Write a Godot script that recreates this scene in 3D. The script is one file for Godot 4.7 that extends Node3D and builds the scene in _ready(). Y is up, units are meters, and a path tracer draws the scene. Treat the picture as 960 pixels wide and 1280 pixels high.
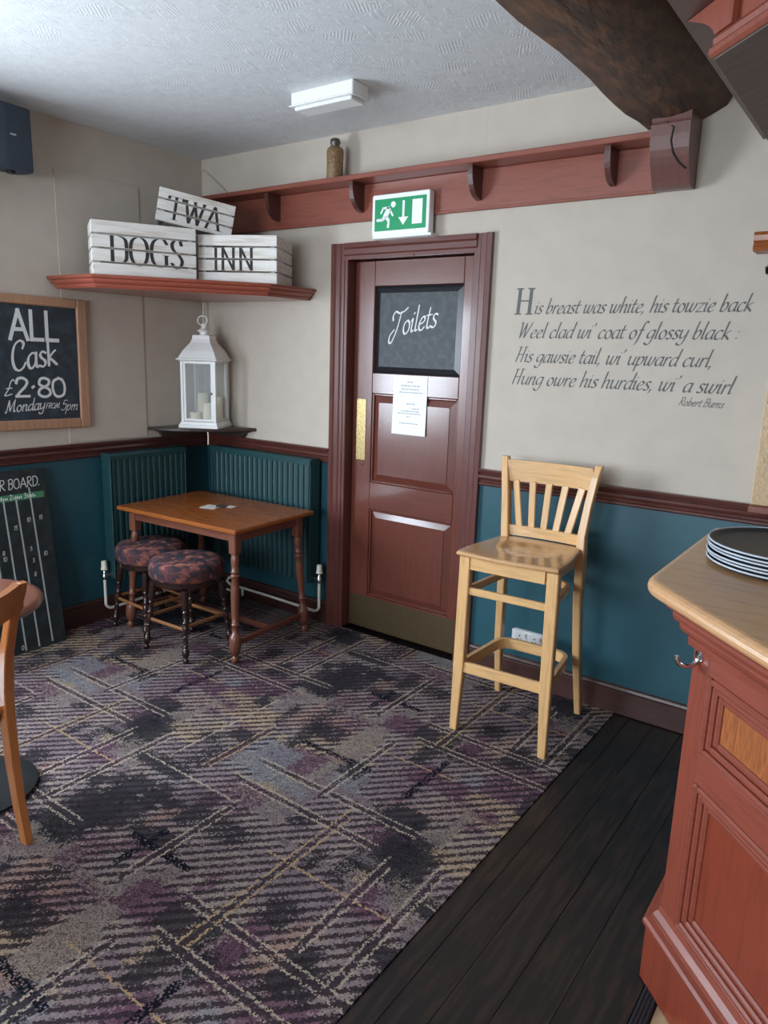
extends Node3D

# ---------------------------------------------------------------- mesh builder
class MB:
	var v := PackedVector3Array()
	var n := PackedVector3Array()
	var xf := Transform3D.IDENTITY

	func t3(a: Vector3, b: Vector3, c: Vector3, na: Vector3, nb: Vector3, nc: Vector3) -> void:
		a = xf * a; b = xf * b; c = xf * c
		var q := xf.basis.orthonormalized()
		na = q * na; nb = q * nb; nc = q * nc
		if (c - a).cross(b - a).dot(na + nb + nc) < 0.0:
			v.append_array([a, c, b]); n.append_array([na, nc, nb])
		else:
			v.append_array([a, b, c]); n.append_array([na, nb, nc])

	func tri(a: Vector3, b: Vector3, c: Vector3, hint: Vector3) -> void:
		var m := (c - a).cross(b - a)
		if m.length_squared() < 1e-18:
			return
		m = m.normalized()
		if m.dot(hint) < 0.0:
			m = -m
		t3(a, b, c, m, m, m)

	func quad(a: Vector3, b: Vector3, c: Vector3, d: Vector3, hint: Vector3) -> void:
		tri(a, b, c, hint); tri(a, c, d, hint)

	func box(at: Vector3, size: Vector3, ch := 0.002, bs := Basis.IDENTITY) -> void:
		var h := size * 0.5
		ch = minf(ch, minf(h.x, minf(h.y, h.z)) * 0.6)
		var i := h - Vector3.ONE * ch
		for ax in 3:
			var bx := (ax + 1) % 3
			var cx := (ax + 2) % 3
			for s in [-1.0, 1.0]:
				var p: Array[Vector3] = []
				for k in [[-1, -1], [1, -1], [1, 1], [-1, 1]]:
					var w := Vector3.ZERO
					w[ax] = h[ax] * s; w[bx] = i[bx] * k[0]; w[cx] = i[cx] * k[1]
					p.append(at + bs * w)
				var hn := Vector3.ZERO
				hn[ax] = s
				quad(p[0], p[1], p[2], p[3], bs * hn)
			for s1 in [-1.0, 1.0]:
				for s2 in [-1.0, 1.0]:
					var e: Array[Vector3] = []
					for k in [[h[bx], i[cx], -1], [i[bx], h[cx], -1], [i[bx], h[cx], 1], [h[bx], i[cx], 1]]:
						var w := Vector3.ZERO
						w[ax] = i[ax] * k[2]; w[bx] = k[0] * s1; w[cx] = k[1] * s2
						e.append(at + bs * w)
					var hn := Vector3.ZERO
					hn[bx] = s1; hn[cx] = s2
					quad(e[0], e[1], e[2], e[3], bs * hn)
		for sx in [-1.0, 1.0]:
			for sy in [-1.0, 1.0]:
				for sz in [-1.0, 1.0]:
					var s := Vector3(sx, sy, sz)
					tri(at + bs * (Vector3(h.x, i.y, i.z) * s), at + bs * (Vector3(i.x, h.y, i.z) * s), at + bs * (Vector3(i.x, i.y, h.z) * s), bs * s)

	# box between two corners
	func bx(x0: float, x1: float, y0: float, y1: float, z0: float, z1: float, ch := 0.002) -> void:
		box(Vector3(x0 + x1, y0 + y1, z0 + z1) * 0.5, Vector3(absf(x1 - x0), absf(y1 - y0), absf(z1 - z0)), ch)

	# bar of rectangular section from p to q; section a (side) by b
	func bar(p: Vector3, q: Vector3, a: float, b: float, ch := 0.003, up := Vector3.UP) -> void:
		var y := (q - p).normalized()
		var x := up.cross(y)
		if x.length() < 0.01:
			x = Vector3.RIGHT
		x = (x - y * x.dot(y)).normalized()
		box((p + q) * 0.5, Vector3(a, (q - p).length(), b), ch, Basis(x, y, x.cross(y)))

	# tapered four-sided leg through points with widths
	func taper(pts: Array, w: Array, d: Array) -> void:
		var rings := []
		for i in pts.size():
			var p: Vector3 = pts[i]
			var a: float = w[i] * 0.5
			var b: float = d[i] * 0.5
			var c := minf(a, b) * 0.22
			rings.append([p + Vector3(a, 0, b - c), p + Vector3(a - c, 0, b), p + Vector3(c - a, 0, b), p + Vector3(-a, 0, b - c), p + Vector3(-a, 0, c - b), p + Vector3(c - a, 0, -b), p + Vector3(a - c, 0, -b), p + Vector3(a, 0, c - b)])
		for i in pts.size() - 1:
			for k in 8:
				var j := (k + 1) % 8
				var mid: Vector3 = (pts[i] + pts[i + 1]) * 0.5
				var f: Vector3 = (rings[i][k] + rings[i + 1][j]) * 0.5 - mid
				f.y = 0
				quad(rings[i][k], rings[i][j], rings[i + 1][j], rings[i + 1][k], f)
		for e in [0, pts.size() - 1]:
			for k in range(1, 7):
				tri(rings[e][0], rings[e][k], rings[e][k + 1], Vector3.UP if e else Vector3.DOWN)

	func lathe(prof: Array, seg := 18, at := Vector3.ZERO, bs := Basis.IDENTITY) -> void:
		var m := prof.size()
		var sn: Array[Vector2] = []
		for i in m - 1:
			var d: Vector2 = prof[i + 1] - prof[i]
			sn.append(Vector2(d.y, -d.x).normalized() if d.length() > 1e-6 else Vector2(1, 0))
		for i in m - 1:
			var n0 := sn[i]
			var n1 := sn[i]
			if i > 0 and sn[i - 1].dot(sn[i]) > 0.55:
				n0 = (sn[i - 1] + sn[i]).normalized()
			if i < m - 2 and sn[i + 1].dot(sn[i]) > 0.55:
				n1 = (sn[i + 1] + sn[i]).normalized()
			for k in seg:
				var a := TAU * k / seg
				var b := TAU * (k + 1) / seg
				var ca := Vector3(cos(a), 0, sin(a))
				var cb := Vector3(cos(b), 0, sin(b))
				var p0: Vector2 = prof[i]
				var p1: Vector2 = prof[i + 1]
				var A := at + bs * (ca * p0.x + Vector3.UP * p0.y)
				var B := at + bs * (cb * p0.x + Vector3.UP * p0.y)
				var C := at + bs * (cb * p1.x + Vector3.UP * p1.y)
				var D := at + bs * (ca * p1.x + Vector3.UP * p1.y)
				var nA := bs * (ca * n0.x + Vector3.UP * n0.y)
				var nB := bs * (cb * n0.x + Vector3.UP * n0.y)
				var nC := bs * (cb * n1.x + Vector3.UP * n1.y)
				var nD := bs * (ca * n1.x + Vector3.UP * n1.y)
				if p0.x > 1e-5:
					t3(A, B, C, nA, nB, nC)
				if p1.x > 1e-5:
					t3(A, C, D, nA, nC, nD)

	func tube(pts: Array, r: float, seg := 8, closed := false, flat := 1.0) -> void:
		var m := pts.size()
		var up := Vector3.UP
		var rings := []
		var nr := []
		for i in m:
			var a: Vector3 = pts[(i - 1 + m) % m] if closed else pts[maxi(i - 1, 0)]
			var b: Vector3 = pts[(i + 1) % m] if closed else pts[mini(i + 1, m - 1)]
			var t := (b - a).normalized()
			if i == 0:
				up = Vector3.UP if absf(t.y) < 0.9 else Vector3.RIGHT
			var x := up.cross(t).normalized()
			up = t.cross(x).normalized()
			var ring := []
			var nn := []
			for k in seg:
				var g := TAU * k / seg
				var d := x * cos(g) + up * sin(g) * flat
				ring.append(pts[i] + d * r); nn.append(d.normalized())
			rings.append(ring); nr.append(nn)
		for i in (m if closed else m - 1):
			var j := (i + 1) % m
			for k in seg:
				var l := (k + 1) % seg
				t3(rings[i][k], rings[i][l], rings[j][l], nr[i][k], nr[i][l], nr[j][l])
				t3(rings[i][k], rings[j][l], rings[j][k], nr[i][k], nr[j][l], nr[j][k])
		if not closed:
			for k in range(1, seg - 1):
				tri(rings[0][0], rings[0][k], rings[0][k + 1], pts[0] - pts[1])
				tri(rings[m - 1][0], rings[m - 1][k], rings[m - 1][k + 1], pts[m - 1] - pts[m - 2])

	static func ccw(poly: PackedVector2Array) -> PackedVector2Array:
		var s := 0.0
		for i in poly.size():
			s += poly[i].cross(poly[(i + 1) % poly.size()])
		if s < 0:
			poly.reverse()
		return poly

	static func inset(poly: PackedVector2Array, d: float) -> PackedVector2Array:
		var o := PackedVector2Array()
		var m := poly.size()
		for i in m:
			var e0 := (poly[i] - poly[(i - 1 + m) % m]).normalized()
			var e1 := (poly[(i + 1) % m] - poly[i]).normalized()
			var n0 := Vector2(-e0.y, e0.x)
			var n1 := Vector2(-e1.y, e1.x)
			var b := n0 + n1
			o.append(poly[i] + b * (d / maxf(0.15, 0.5 * b.length_squared())))
		return o

	# poly in (x, z); prof: Vector2(inset, y) from bottom to top
	func skin(poly: PackedVector2Array, prof: Array, smooth := false) -> void:
		poly = MB.ccw(poly)
		var m := poly.size()
		var rings := []
		for p in prof:
			rings.append(MB.inset(poly, p.x))
		for i in prof.size() - 1:
			for k in m:
				var l := (k + 1) % m
				var e: Vector2 = rings[i][l] - rings[i][k]
				if e.length() < 1e-7:
					e = rings[i + 1][l] - rings[i + 1][k]
				var a := Vector3(rings[i][k].x, prof[i].y, rings[i][k].y)
				var b := Vector3(rings[i][l].x, prof[i].y, rings[i][l].y)
				var c := Vector3(rings[i + 1][l].x, prof[i + 1].y, rings[i + 1][l].y)
				var d := Vector3(rings[i + 1][k].x, prof[i + 1].y, rings[i + 1][k].y)
				var out := Vector3(e.y, 0, -e.x).normalized()
				var dp: Vector2 = prof[i + 1] - prof[i]
				var hint := (out * dp.y + Vector3.UP * dp.x)
				if dp.y < -1e-9:
					hint = out * dp.y + Vector3.UP * dp.x
				if smooth:
					var nk := []
					for q in [k, l]:
						var e0: Vector2 = (rings[i][q] - rings[i][(q - 1 + m) % m]).normalized()
						var e1: Vector2 = (rings[i][(q + 1) % m] - rings[i][q]).normalized()
						var o2 := Vector2(e0.y, -e0.x) + Vector2(e1.y, -e1.x)
						nk.append((Vector3(o2.x, 0, o2.y).normalized() * dp.y + Vector3.UP * dp.x).normalized())
					t3(a, b, c, nk[0], nk[1], nk[1]); t3(a, c, d, nk[0], nk[1], nk[0])
				else:
					quad(a, b, c, d, hint)
		for e in [0, prof.size() - 1]:
			var idx := Geometry2D.triangulate_polygon(rings[e])
			for q in range(0, idx.size(), 3):
				var P := []
				for w in 3:
					var g: Vector2 = rings[e][idx[q + w]]
					P.append(Vector3(g.x, prof[e].y, g.y))
				tri(P[0], P[1], P[2], Vector3.UP if e else Vector3.DOWN)

	# polygon in local xy, pushed out along z from z0 to z1
	func prism(poly: PackedVector2Array, z0: float, z1: float) -> void:
		poly = MB.ccw(poly)
		var m := poly.size()
		for k in m:
			var l := (k + 1) % m
			var e := poly[l] - poly[k]
			quad(Vector3(poly[k].x, poly[k].y, z0), Vector3(poly[l].x, poly[l].y, z0), Vector3(poly[l].x, poly[l].y, z1), Vector3(poly[k].x, poly[k].y, z1), Vector3(e.y, -e.x, 0))
		var idx := Geometry2D.triangulate_polygon(poly)
		for q in range(0, idx.size(), 3):
			var a := poly[idx[q]]
			var b := poly[idx[q + 1]]
			var c := poly[idx[q + 2]]
			tri(Vector3(a.x, a.y, z0), Vector3(b.x, b.y, z0), Vector3(c.x, c.y, z0), Vector3(0, 0, -1))
			tri(Vector3(a.x, a.y, z1), Vector3(b.x, b.y, z1), Vector3(c.x, c.y, z1), Vector3(0, 0, 1))

	# upright strip (height h, thickness th) bent along a path
	func strip(pts: Array, h: float, th: float) -> void:
		var m := pts.size()
		var o := []
		for i in m:
			var t: Vector3 = (pts[mini(i + 1, m - 1)] - pts[maxi(i - 1, 0)])
			t.y = 0
			o.append(Vector3(t.z, 0, -t.x).normalized() * th * 0.5)
		var u := Vector3.UP * h * 0.5
		for i in m - 1:
			var p: Vector3 = pts[i]
			var q: Vector3 = pts[i + 1]
			var a: Vector3 = o[i]
			var b: Vector3 = o[i + 1]
			for s in [-1.0, 1.0]:
				t3(p + a * s - u, q + b * s - u, q + b * s + u, a * s, b * s, b * s)
				t3(p + a * s - u, q + b * s + u, p + a * s + u, a * s, b * s, a * s)
			quad(p + a + u, q + b + u, q - b + u, p - a + u, Vector3.UP)
			quad(p + a - u, q + b - u, q - b - u, p - a - u, Vector3.DOWN)
		for e in [[0, 1], [m - 1, m - 2]]:
			var p: Vector3 = pts[e[0]]
			var a: Vector3 = o[e[0]]
			quad(p + a + u, p - a + u, p - a - u, p + a - u, p - pts[e[1]])

	func mesh() -> ArrayMesh:
		var arr := []
		arr.resize(Mesh.ARRAY_MAX)
		for i in n.size():
			n[i] = n[i].normalized() if n[i].length() > 1e-9 else Vector3.UP
		arr[Mesh.ARRAY_VERTEX] = v
		arr[Mesh.ARRAY_NORMAL] = n
		var am := ArrayMesh.new()
		am.add_surface_from_arrays(Mesh.PRIMITIVE_TRIANGLES, arr)
		return am

# ---------------------------------------------------------------- scene helpers
var M := {}
var T := {}
var used := {}
const ON_BACK := Basis(Vector3(1, 0, 0), Vector3(0, 0, 1), Vector3(0, -1, 0))   # local y points out of the back wall
const LEFT_FACE := Basis(Vector3(0, 0, -1), Vector3(0, 1, 0), Vector3(1, 0, 0))  # local xy lies on the left wall

func numbered(called: String) -> String:
	if not used.has(called):
		used[called] = 0
		return called
	used[called] += 1
	return "%s_%03d" % [called, used[called]]

func thing(called: String, label: String, category: String, at := Vector3.ZERO, turn := 0.0, group := "") -> Node3D:
	var o := Node3D.new()
	o.name = numbered(called)
	add_child(o)
	o.position = at
	o.rotation.y = turn
	return tag(o, label, category, group)

func tag(o: Node3D, label: String, category: String, group := "") -> Node3D:
	o.set_meta("label", label)
	o.set_meta("category", category)
	if group:
		o.set_meta("group", group)
	return o

func structure(called: String, label := "") -> Node3D:
	var o := Node3D.new()
	o.name = called
	o.set_meta("kind", "structure")
	if label:
		o.set_meta("label", label)
	add_child(o)
	return o

func part(parent: Node3D, called: String, b: MB, m: Material, label := "") -> MeshInstance3D:
	return inst(parent, called, b.mesh(), m, label)

func inst(parent: Node3D, called: String, mesh: Mesh, m: Material, label := "") -> MeshInstance3D:
	var o := MeshInstance3D.new()
	o.name = called
	o.mesh = mesh
	o.material_override = m
	parent.add_child(o, true)
	if label:
		o.set_meta("label", label)
	return o

func single(called: String, b: MB, m: Material, label: String, category: String, group := "") -> MeshInstance3D:
	var o := part(self, numbered(called), b, m)
	tag(o, label, category, group)
	return o

func boxes(list: Array, ch := 0.002) -> MB:
	var b := MB.new()
	for a in list:
		b.bx(a[0], a[1], a[2], a[3], a[4], a[5], ch)
	return b

func P2(list: Array) -> PackedVector2Array:
	var o := PackedVector2Array()
	for a in list:
		o.append(Vector2(a[0], a[1]))
	return o

func rect(x0: float, x1: float, y0: float, y1: float) -> PackedVector2Array:
	return P2([[x0, y0], [x1, y0], [x1, y1], [x0, y1]])

func rounded(poly: PackedVector2Array, r: Array, steps := 5) -> PackedVector2Array:
	var o := PackedVector2Array()
	var m := poly.size()
	for i in m:
		var rr: float = r[i % r.size()]
		if rr <= 0:
			o.append(poly[i])
			continue
		var a := (poly[(i - 1 + m) % m] - poly[i]).normalized() * rr
		var c := (poly[(i + 1) % m] - poly[i]).normalized() * rr
		for k in steps + 1:
			var t := float(k) / steps
			o.append(poly[i] + a * (1 - t) * (1 - t) + c * t * t)
	return o

# ---------------------------------------------------------------- textures and materials
func noise(freq: float, seed_: int, kind := FastNoiseLite.TYPE_SIMPLEX_SMOOTH, oct := 4) -> FastNoiseLite:
	var f := FastNoiseLite.new()
	f.noise_type = kind
	f.frequency = freq
	f.seed = seed_
	f.fractal_octaves = oct
	return f

func ramped(size: int, f: FastNoiseLite, stops: Array, cols: Array, hard := false) -> ImageTexture:
	var src := f.get_seamless_image(size, size)
	src.convert(Image.FORMAT_L8)
	var g := Gradient.new()
	g.offsets = PackedFloat32Array(stops)
	g.colors = PackedColorArray(cols)
	if hard:
		g.interpolation_mode = Gradient.GRADIENT_INTERPOLATE_CONSTANT
	var lut := []
	for i in 256:
		lut.append(g.sample(i / 255.0))
	var d := src.get_data()
	var o := PackedByteArray()
	o.resize(size * size * 3)
	for i in size * size:
		var c: Color = lut[d[i]]
		o[i * 3] = int(c.r * 255); o[i * 3 + 1] = int(c.g * 255); o[i * 3 + 2] = int(c.b * 255)
	return ImageTexture.create_from_image(Image.create_from_data(size, size, false, Image.FORMAT_RGB8, o))

func gray(a: float) -> Color:
	return Color(a, a, a)

func mat(r: int, g: int, b: int, rough := 0.6, metal := 0.0, coat := 0.0) -> StandardMaterial3D:
	var m := StandardMaterial3D.new()
	m.albedo_color = Color8(r, g, b)
	m.roughness = rough
	m.metallic = metal
	if coat > 0:
		m.clearcoat_enabled = true
		m.clearcoat = coat
		m.clearcoat_roughness = 0.12
	return m

func tri_tex(m: StandardMaterial3D, tex: Texture2D, scale: Vector3, world := false) -> StandardMaterial3D:
	m.albedo_texture = tex
	m.uv1_triplanar = true
	m.uv1_world_triplanar = world
	m.uv1_scale = scale
	return m

# wood: grain runs along the given axis
func wood(r: int, g: int, b: int, axis: String, rough := 0.45, coat := 0.0, tex := "grain", k := 1.0) -> StandardMaterial3D:
	var s := Vector3(5, 5, 5) * k
	if axis == "x": s.x *= 0.09
	if axis == "y": s.y *= 0.09
	if axis == "z": s.z *= 0.09
	return tri_tex(mat(r, g, b, rough, 0.0, coat), T[tex], s)

func bump(m: StandardMaterial3D, tex: Texture2D, cm: float) -> StandardMaterial3D:
	m.heightmap_enabled = true
	m.heightmap_texture = tex
	m.heightmap_scale = cm
	return m

func hash01(a: int, b: int, c := 0) -> float:
	var h := (a * 374761393 + b * 668265263 + c * 2147483647) & 0x7fffffff
	h = ((h ^ (h >> 13)) * 1274126177) & 0x7fffffff
	return float((h ^ (h >> 16)) & 0xffff) / 65535.0

const CARPET_TILE := 1.28
func carpet_texture() -> ImageTexture:
	var N := 1024
	var mid := noise(0.02, 5, FastNoiseLite.TYPE_SIMPLEX_SMOOTH, 4).get_seamless_image(N, N)
	var fray := noise(0.045, 23, FastNoiseLite.TYPE_SIMPLEX_SMOOTH, 3).get_seamless_image(N, N)
	mid.convert(Image.FORMAT_L8)
	fray.convert(Image.FORMAT_L8)
	var md := mid.get_data()
	var fd := fray.get_data()
	var dark := Vector3(44, 42, 46)
	var plum := Vector3(90, 64, 77)
	var mauve := Vector3(114, 100, 104)
	var taupe := Vector3(130, 118, 110)
	var rose := Vector3(138, 110, 98)
	var blue := Vector3(118, 116, 120)
	var sand := Vector3(150, 130, 106)
	var px := PackedFloat32Array()
	px.resize(N * N * 3)
	var rng := RandomNumberGenerator.new()
	rng.seed = 42
	for i in N * N:
		var c := mauve.lerp(taupe, clampf(md[i] / 127.0 - 0.5, 0.0, 1.0))
		px[i * 3] = c.x; px[i * 3 + 1] = c.y; px[i * 3 + 2] = c.z
	# overlapping plaid blocks with frayed edges
	var cols := [dark, plum, taupe, rose, dark, mauve, blue, plum, sand, dark, taupe, mauve]
	var blocks := []
	for k in 110:
		blocks.append([rng.randi_range(0, N - 1), rng.randi_range(0, N - 1), rng.randi_range(60, 240), rng.randi_range(60, 240), cols[k % 12], rng.randf_range(0.5, 0.95)])
	for k in 30:
		blocks.append([rng.randi_range(0, N - 1), rng.randi_range(0, N - 1), rng.randi_range(40, 170), rng.randi_range(40, 150), dark if k % 3 else plum, rng.randf_range(0.7, 1.0)])
	for q in blocks:
		var col: Vector3 = q[4]
		for yy in q[3]:
			var y: int = (q[1] + yy) % N
			for xx in q[2]:
				var x: int = (q[0] + xx) % N
				var i: int = y * N + x
				var near := minf(minf(xx, q[2] - xx), minf(yy, q[3] - yy)) / 26.0
				if hash01(x >> 2, y >> 2, 7) * 0.5 + fd[i] / 510.0 > q[5] * (0.45 + 0.55 * minf(near, 1.0)):
					continue
				px[i * 3] = lerpf(px[i * 3], col.x, 0.8); px[i * 3 + 1] = lerpf(px[i * 3 + 1], col.y, 0.8); px[i * 3 + 2] = lerpf(px[i * 3 + 2], col.z, 0.8)
	# 45 degree ribs of dark pile over most of the ground
	var rib := PackedByteArray()
	rib.resize(N * N)
	for k in 29:
		var x0 := rng.randi_range(0, N - 1)
		var y0 := rng.randi_range(0, N - 1)
		var w := rng.randi_range(130, 330)
		var h := rng.randi_range(130, 330)
		for yy in h:
			for xx in w:
				rib[((y0 + yy) % N) * N + (x0 + xx) % N] = 1
	var per := float(N) / 26.0
	for y in N:
		for x in N:
			var i := y * N + x
			var g := 0.86 + 0.28 * hash01(x >> 1, y >> 1, 9)
			if rib[i] == 1 and fd[i] > 70:
				var ph := fmod((x + y + (hash01(x >> 2, y >> 2, 3) - 0.5) * 10.0) / per, 1.0)
				if ph < 0.46:
					for q in 3:
						px[i * 3 + q] = lerpf(px[i * 3 + q], [49, 41, 45][q], 0.84)
				else:
					g *= 1.08
			elif hash01(x >> 2, y >> 1, 21) * 0.6 + fd[i] / 640.0 < 0.36:
				g *= 0.68
			for q in 3:
				px[i * 3 + q] *= g
	# thin cream and dark lines, singly and in pairs, along both axes
	var lines := []
	for axis in 2:
		for q in 9:
			var pos := int((q + 0.15 + 0.7 * rng.randf()) * N / 9.0)
			var a0 := rng.randi_range(0, N - 1)
			var ln := rng.randi_range(260, 640)
			var kind := q % 4
			if kind == 3:
				lines.append([axis, pos, a0, ln / 2, 22, Vector3(26, 26, 34)])
			else:
				var col := Vector3(158, 143, 127) if kind != 2 else Vector3(158, 132, 100)
				lines.append([axis, pos, a0, ln, 7, col])
				if kind == 0 or rng.randf() < 0.3:
					lines.append([axis, pos + 9, a0 + 20, ln, 13, Vector3(60, 52, 56)])
					lines.append([axis, pos + 24, a0 + 36, ln - 40, 7, col])
	for l in lines:
		for s in l[3]:
			for w in l[4]:
				var a: int = (l[2] + s) % N
				var b: int = (l[1] + w + (3 if hash01(a >> 2, l[1], 5) > 0.5 else 0)) % N
				if hash01(a >> 2, b >> 2, l[1]) < 0.32:
					continue
				var i: int = (b * N + a) if l[0] == 0 else (a * N + b)
				var c: Vector3 = l[5] * (0.85 + 0.3 * hash01(a >> 1, b >> 1, 4))
				px[i * 3] = c.x; px[i * 3 + 1] = c.y; px[i * 3 + 2] = c.z
	var o := PackedByteArray()
	o.resize(N * N * 3)
	for i in N * N * 3:
		o[i] = clampi(int(px[i]), 0, 255)
	return ImageTexture.create_from_image(Image.create_from_data(N, N, false, Image.FORMAT_RGB8, o))

# relief of the embossed ceiling paper: ribbed blocks, leaf shapes and pebbled ground
func paper_relief() -> ImageTexture:
	var N := 1024
	var f := noise(0.05, 3, FastNoiseLite.TYPE_CELLULAR, 2).get_seamless_image(N, N)
	f.convert(Image.FORMAT_L8)
	var d := f.get_data()
	var o := PackedByteArray()
	o.resize(N * N)
	for i in N * N:
		o[i] = 84 + d[i] / 14
	var rng := RandomNumberGenerator.new()
	rng.seed = 8
	for gy in 4:
		for gx in 4:
			var cx := gx * 256 + (128 if gy % 2 else 0) + rng.randi_range(-20, 20)
			var cy := gy * 256 + rng.randi_range(-30, 30)
			var ra := -0.62 + rng.randf_range(-0.3, 0.3)
			for y in (150 if (gx + gy) % 2 == 0 else 0):
				for x in 198:
					var i: int = ((cy + y + N) % N) * N + (cx + x + N) % N
					o[i] = 84 + int(52.0 * maxf(0.0, sin((x * cos(ra) + y * sin(ra)) * TAU / 22.0)))
			for q in 5:
				var ang := PI / 2 + rng.randf_range(-0.25, 0.25)
				var lx := cx + rng.randi_range(-100, 220)
				var ly := cy + rng.randi_range(-90, 200)
				for y in range(-60, 61):
					for x in range(-36, 37):
						var u := (x * cos(ang) + y * sin(ang)) / 54.0
						var w := (-x * sin(ang) + y * cos(ang)) / 19.0
						var k := 1.0 - u * u - w * w
						if k > 0:
							var i: int = ((ly + y + N) % N) * N + (lx + x + N) % N
							o[i] = 88 + int(110.0 * (0.5 + 0.5 * w) * minf(1.0, k * 1.6))
			for q in 26:
				var lx := cx + rng.randi_range(-120, 250)
				var ly := cy + rng.randi_range(-120, 250)
				var rr := rng.randi_range(5, 9)
				for y in range(-rr, rr + 1):
					for x in range(-rr, rr + 1):
						var k := 1.0 - float(x * x + y * y) / (rr * rr)
						if k > 0:
							var i: int = ((ly + y + N) % N) * N + (lx + x + N) % N
							o[i] = maxi(o[i], 90 + int(36.0 * sqrt(k)))
	return ImageTexture.create_from_image(Image.create_from_data(N, N, false, Image.FORMAT_L8, o))

func make_materials() -> void:
	var gn := noise(0.018, 2, FastNoiseLite.TYPE_SIMPLEX_SMOOTH, 5)
	gn.domain_warp_enabled = true
	gn.domain_warp_amplitude = 20.0
	T.grain = ramped(512, gn, [0.0, 0.35, 0.5, 0.65, 1.0], [gray(0.84), gray(0.90), gray(0.96), gray(0.92), gray(1.0)])
	var fn := noise(0.012, 31, FastNoiseLite.TYPE_SIMPLEX_SMOOTH, 3)
	var st := []
	var cl := []
	for i in 14:
		st.append(i / 13.0)
		cl.append(gray(0.76 if i % 2 else 0.98))
	T.figure = ramped(512, fn, st, cl)
	T.mottle = ramped(512, noise(0.012, 4, FastNoiseLite.TYPE_SIMPLEX_SMOOTH, 5), [0.0, 0.5, 1.0], [gray(0.965), gray(0.985), gray(1.0)])
	T.rough = ramped(512, noise(0.03, 6, FastNoiseLite.TYPE_SIMPLEX_SMOOTH, 5), [0.0, 1.0], [gray(0), gray(1)])
	T.chalk = ramped(512, noise(0.012, 14, FastNoiseLite.TYPE_SIMPLEX_SMOOTH, 5), [0.0, 0.45, 0.7, 1.0], [gray(0.72), gray(0.8), gray(0.95), gray(1.0)])
	T.boards = ramped(512, noise(0.02, 9, FastNoiseLite.TYPE_SIMPLEX_SMOOTH, 5), [0.0, 0.46, 0.56, 0.64, 1.0], [gray(0.55), gray(0.65), gray(0.72), Color(0.95, 0.84, 0.76), Color(1, 0.92, 0.84)])
	T.beam = ramped(512, noise(0.016, 15, FastNoiseLite.TYPE_SIMPLEX_SMOOTH, 5), [0.0, 0.4, 0.6, 0.75, 1.0], [gray(0.5), gray(0.62), Color(0.8, 0.72, 0.62), Color(0.92, 0.84, 0.74), Color(1, 0.95, 0.85)])
	T.white = ramped(512, noise(0.014, 19, FastNoiseLite.TYPE_SIMPLEX_SMOOTH, 5), [0.0, 0.3, 0.5, 1.0], [Color(0.84, 0.8, 0.76), Color(0.92, 0.9, 0.88), gray(0.97), gray(1.0)])
	var tn := noise(0.016, 40, FastNoiseLite.TYPE_CELLULAR, 2)
	tn.cellular_return_type = FastNoiseLite.RETURN_CELL_VALUE
	tn.domain_warp_enabled = true
	tn.domain_warp_amplitude = 34.0
	T.tapestry = ramped(512, tn, [0.0, 0.3, 0.42, 0.55, 0.63, 0.78], [Color8(44, 44, 62), Color8(150, 88, 74), Color8(58, 38, 42), Color8(168, 112, 92), Color8(36, 38, 56), Color8(118, 66, 60)], true)
	var bn := noise(0.025, 50, FastNoiseLite.TYPE_SIMPLEX_SMOOTH, 4)
	T.brass = ramped(512, bn, [0.0, 0.4, 0.6, 1.0], [gray(0.6), gray(0.82), gray(0.95), gray(1.0)])
	T.carpet = carpet_texture()
	T.paper = paper_relief()

	M.wall = bump(tri_tex(mat(192, 181, 168, 0.85), T.mottle, Vector3.ONE * 1.1, true), T.rough, 0.012)
	M.teal = bump(tri_tex(mat(38, 82, 93, 0.4), T.mottle, Vector3.ONE * 1.7, true), T.rough, 0.02)
	M.radiator = tri_tex(mat(32, 68, 72, 0.42), T.mottle, Vector3.ONE * 1.7, true)
	M.ceiling = tri_tex(mat(219, 221, 223, 0.8), T.mottle, Vector3.ONE * 1.9, true)
	M.ceiling.uv1_scale = Vector3.ONE * 1.75
	bump(M.ceiling, T.paper, 0.34)
	M.carpet = mat(255, 255, 255, 1.0)
	M.carpet.albedo_texture = T.carpet
	M.carpet.metallic_specular = 0.1
	M.floorboard = wood(46, 40, 39, "z", 0.42, 0.0, "boards", 0.9)
	M.vinyl = wood(196, 168, 132, "z", 0.5)
	M.threshold = mat(58, 62, 70, 0.45, 0.6)
	M.trim = wood(92, 50, 42, "x", 0.3, 0.4)
	M.trim_z = wood(84, 48, 44, "z", 0.3, 0.4)
	M.skirting = bump(wood(74, 46, 40, "x", 0.4, 0.15), T.rough, 0.05)
	M.skirting_z = wood(74, 46, 40, "z", 0.4, 0.15)
	M.door_v = wood(112, 60, 48, "y", 0.3, 0.5)
	M.door_h = wood(112, 60, 48, "x", 0.3, 0.5)
	M.frame_v = wood(104, 58, 52, "y", 0.32, 0.4)
	M.frame_h = wood(104, 58, 52, "x", 0.32, 0.4)
	M.brass_old = tri_tex(mat(106, 88, 62, 0.55, 0.6), T.brass, Vector3.ONE * 9.0)
	M.brass = tri_tex(mat(196, 172, 120, 0.4, 0.8), T.brass, Vector3.ONE * 7.0)
	M.slate = tri_tex(mat(66, 72, 76, 0.55), T.chalk, Vector3.ONE * 3.0)
	M.slate_edge = mat(34, 36, 40, 0.22)
	M.board_black = tri_tex(mat(56, 69, 80, 0.5), T.chalk, Vector3.ONE * 2.0)
	M.board_dark = tri_tex(mat(40, 50, 54, 0.6), T.chalk, Vector3.ONE * 2.0)
	M.chalk = mat(222, 224, 222, 0.9)
	M.chalk_dim = mat(168, 176, 172, 0.9)
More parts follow.
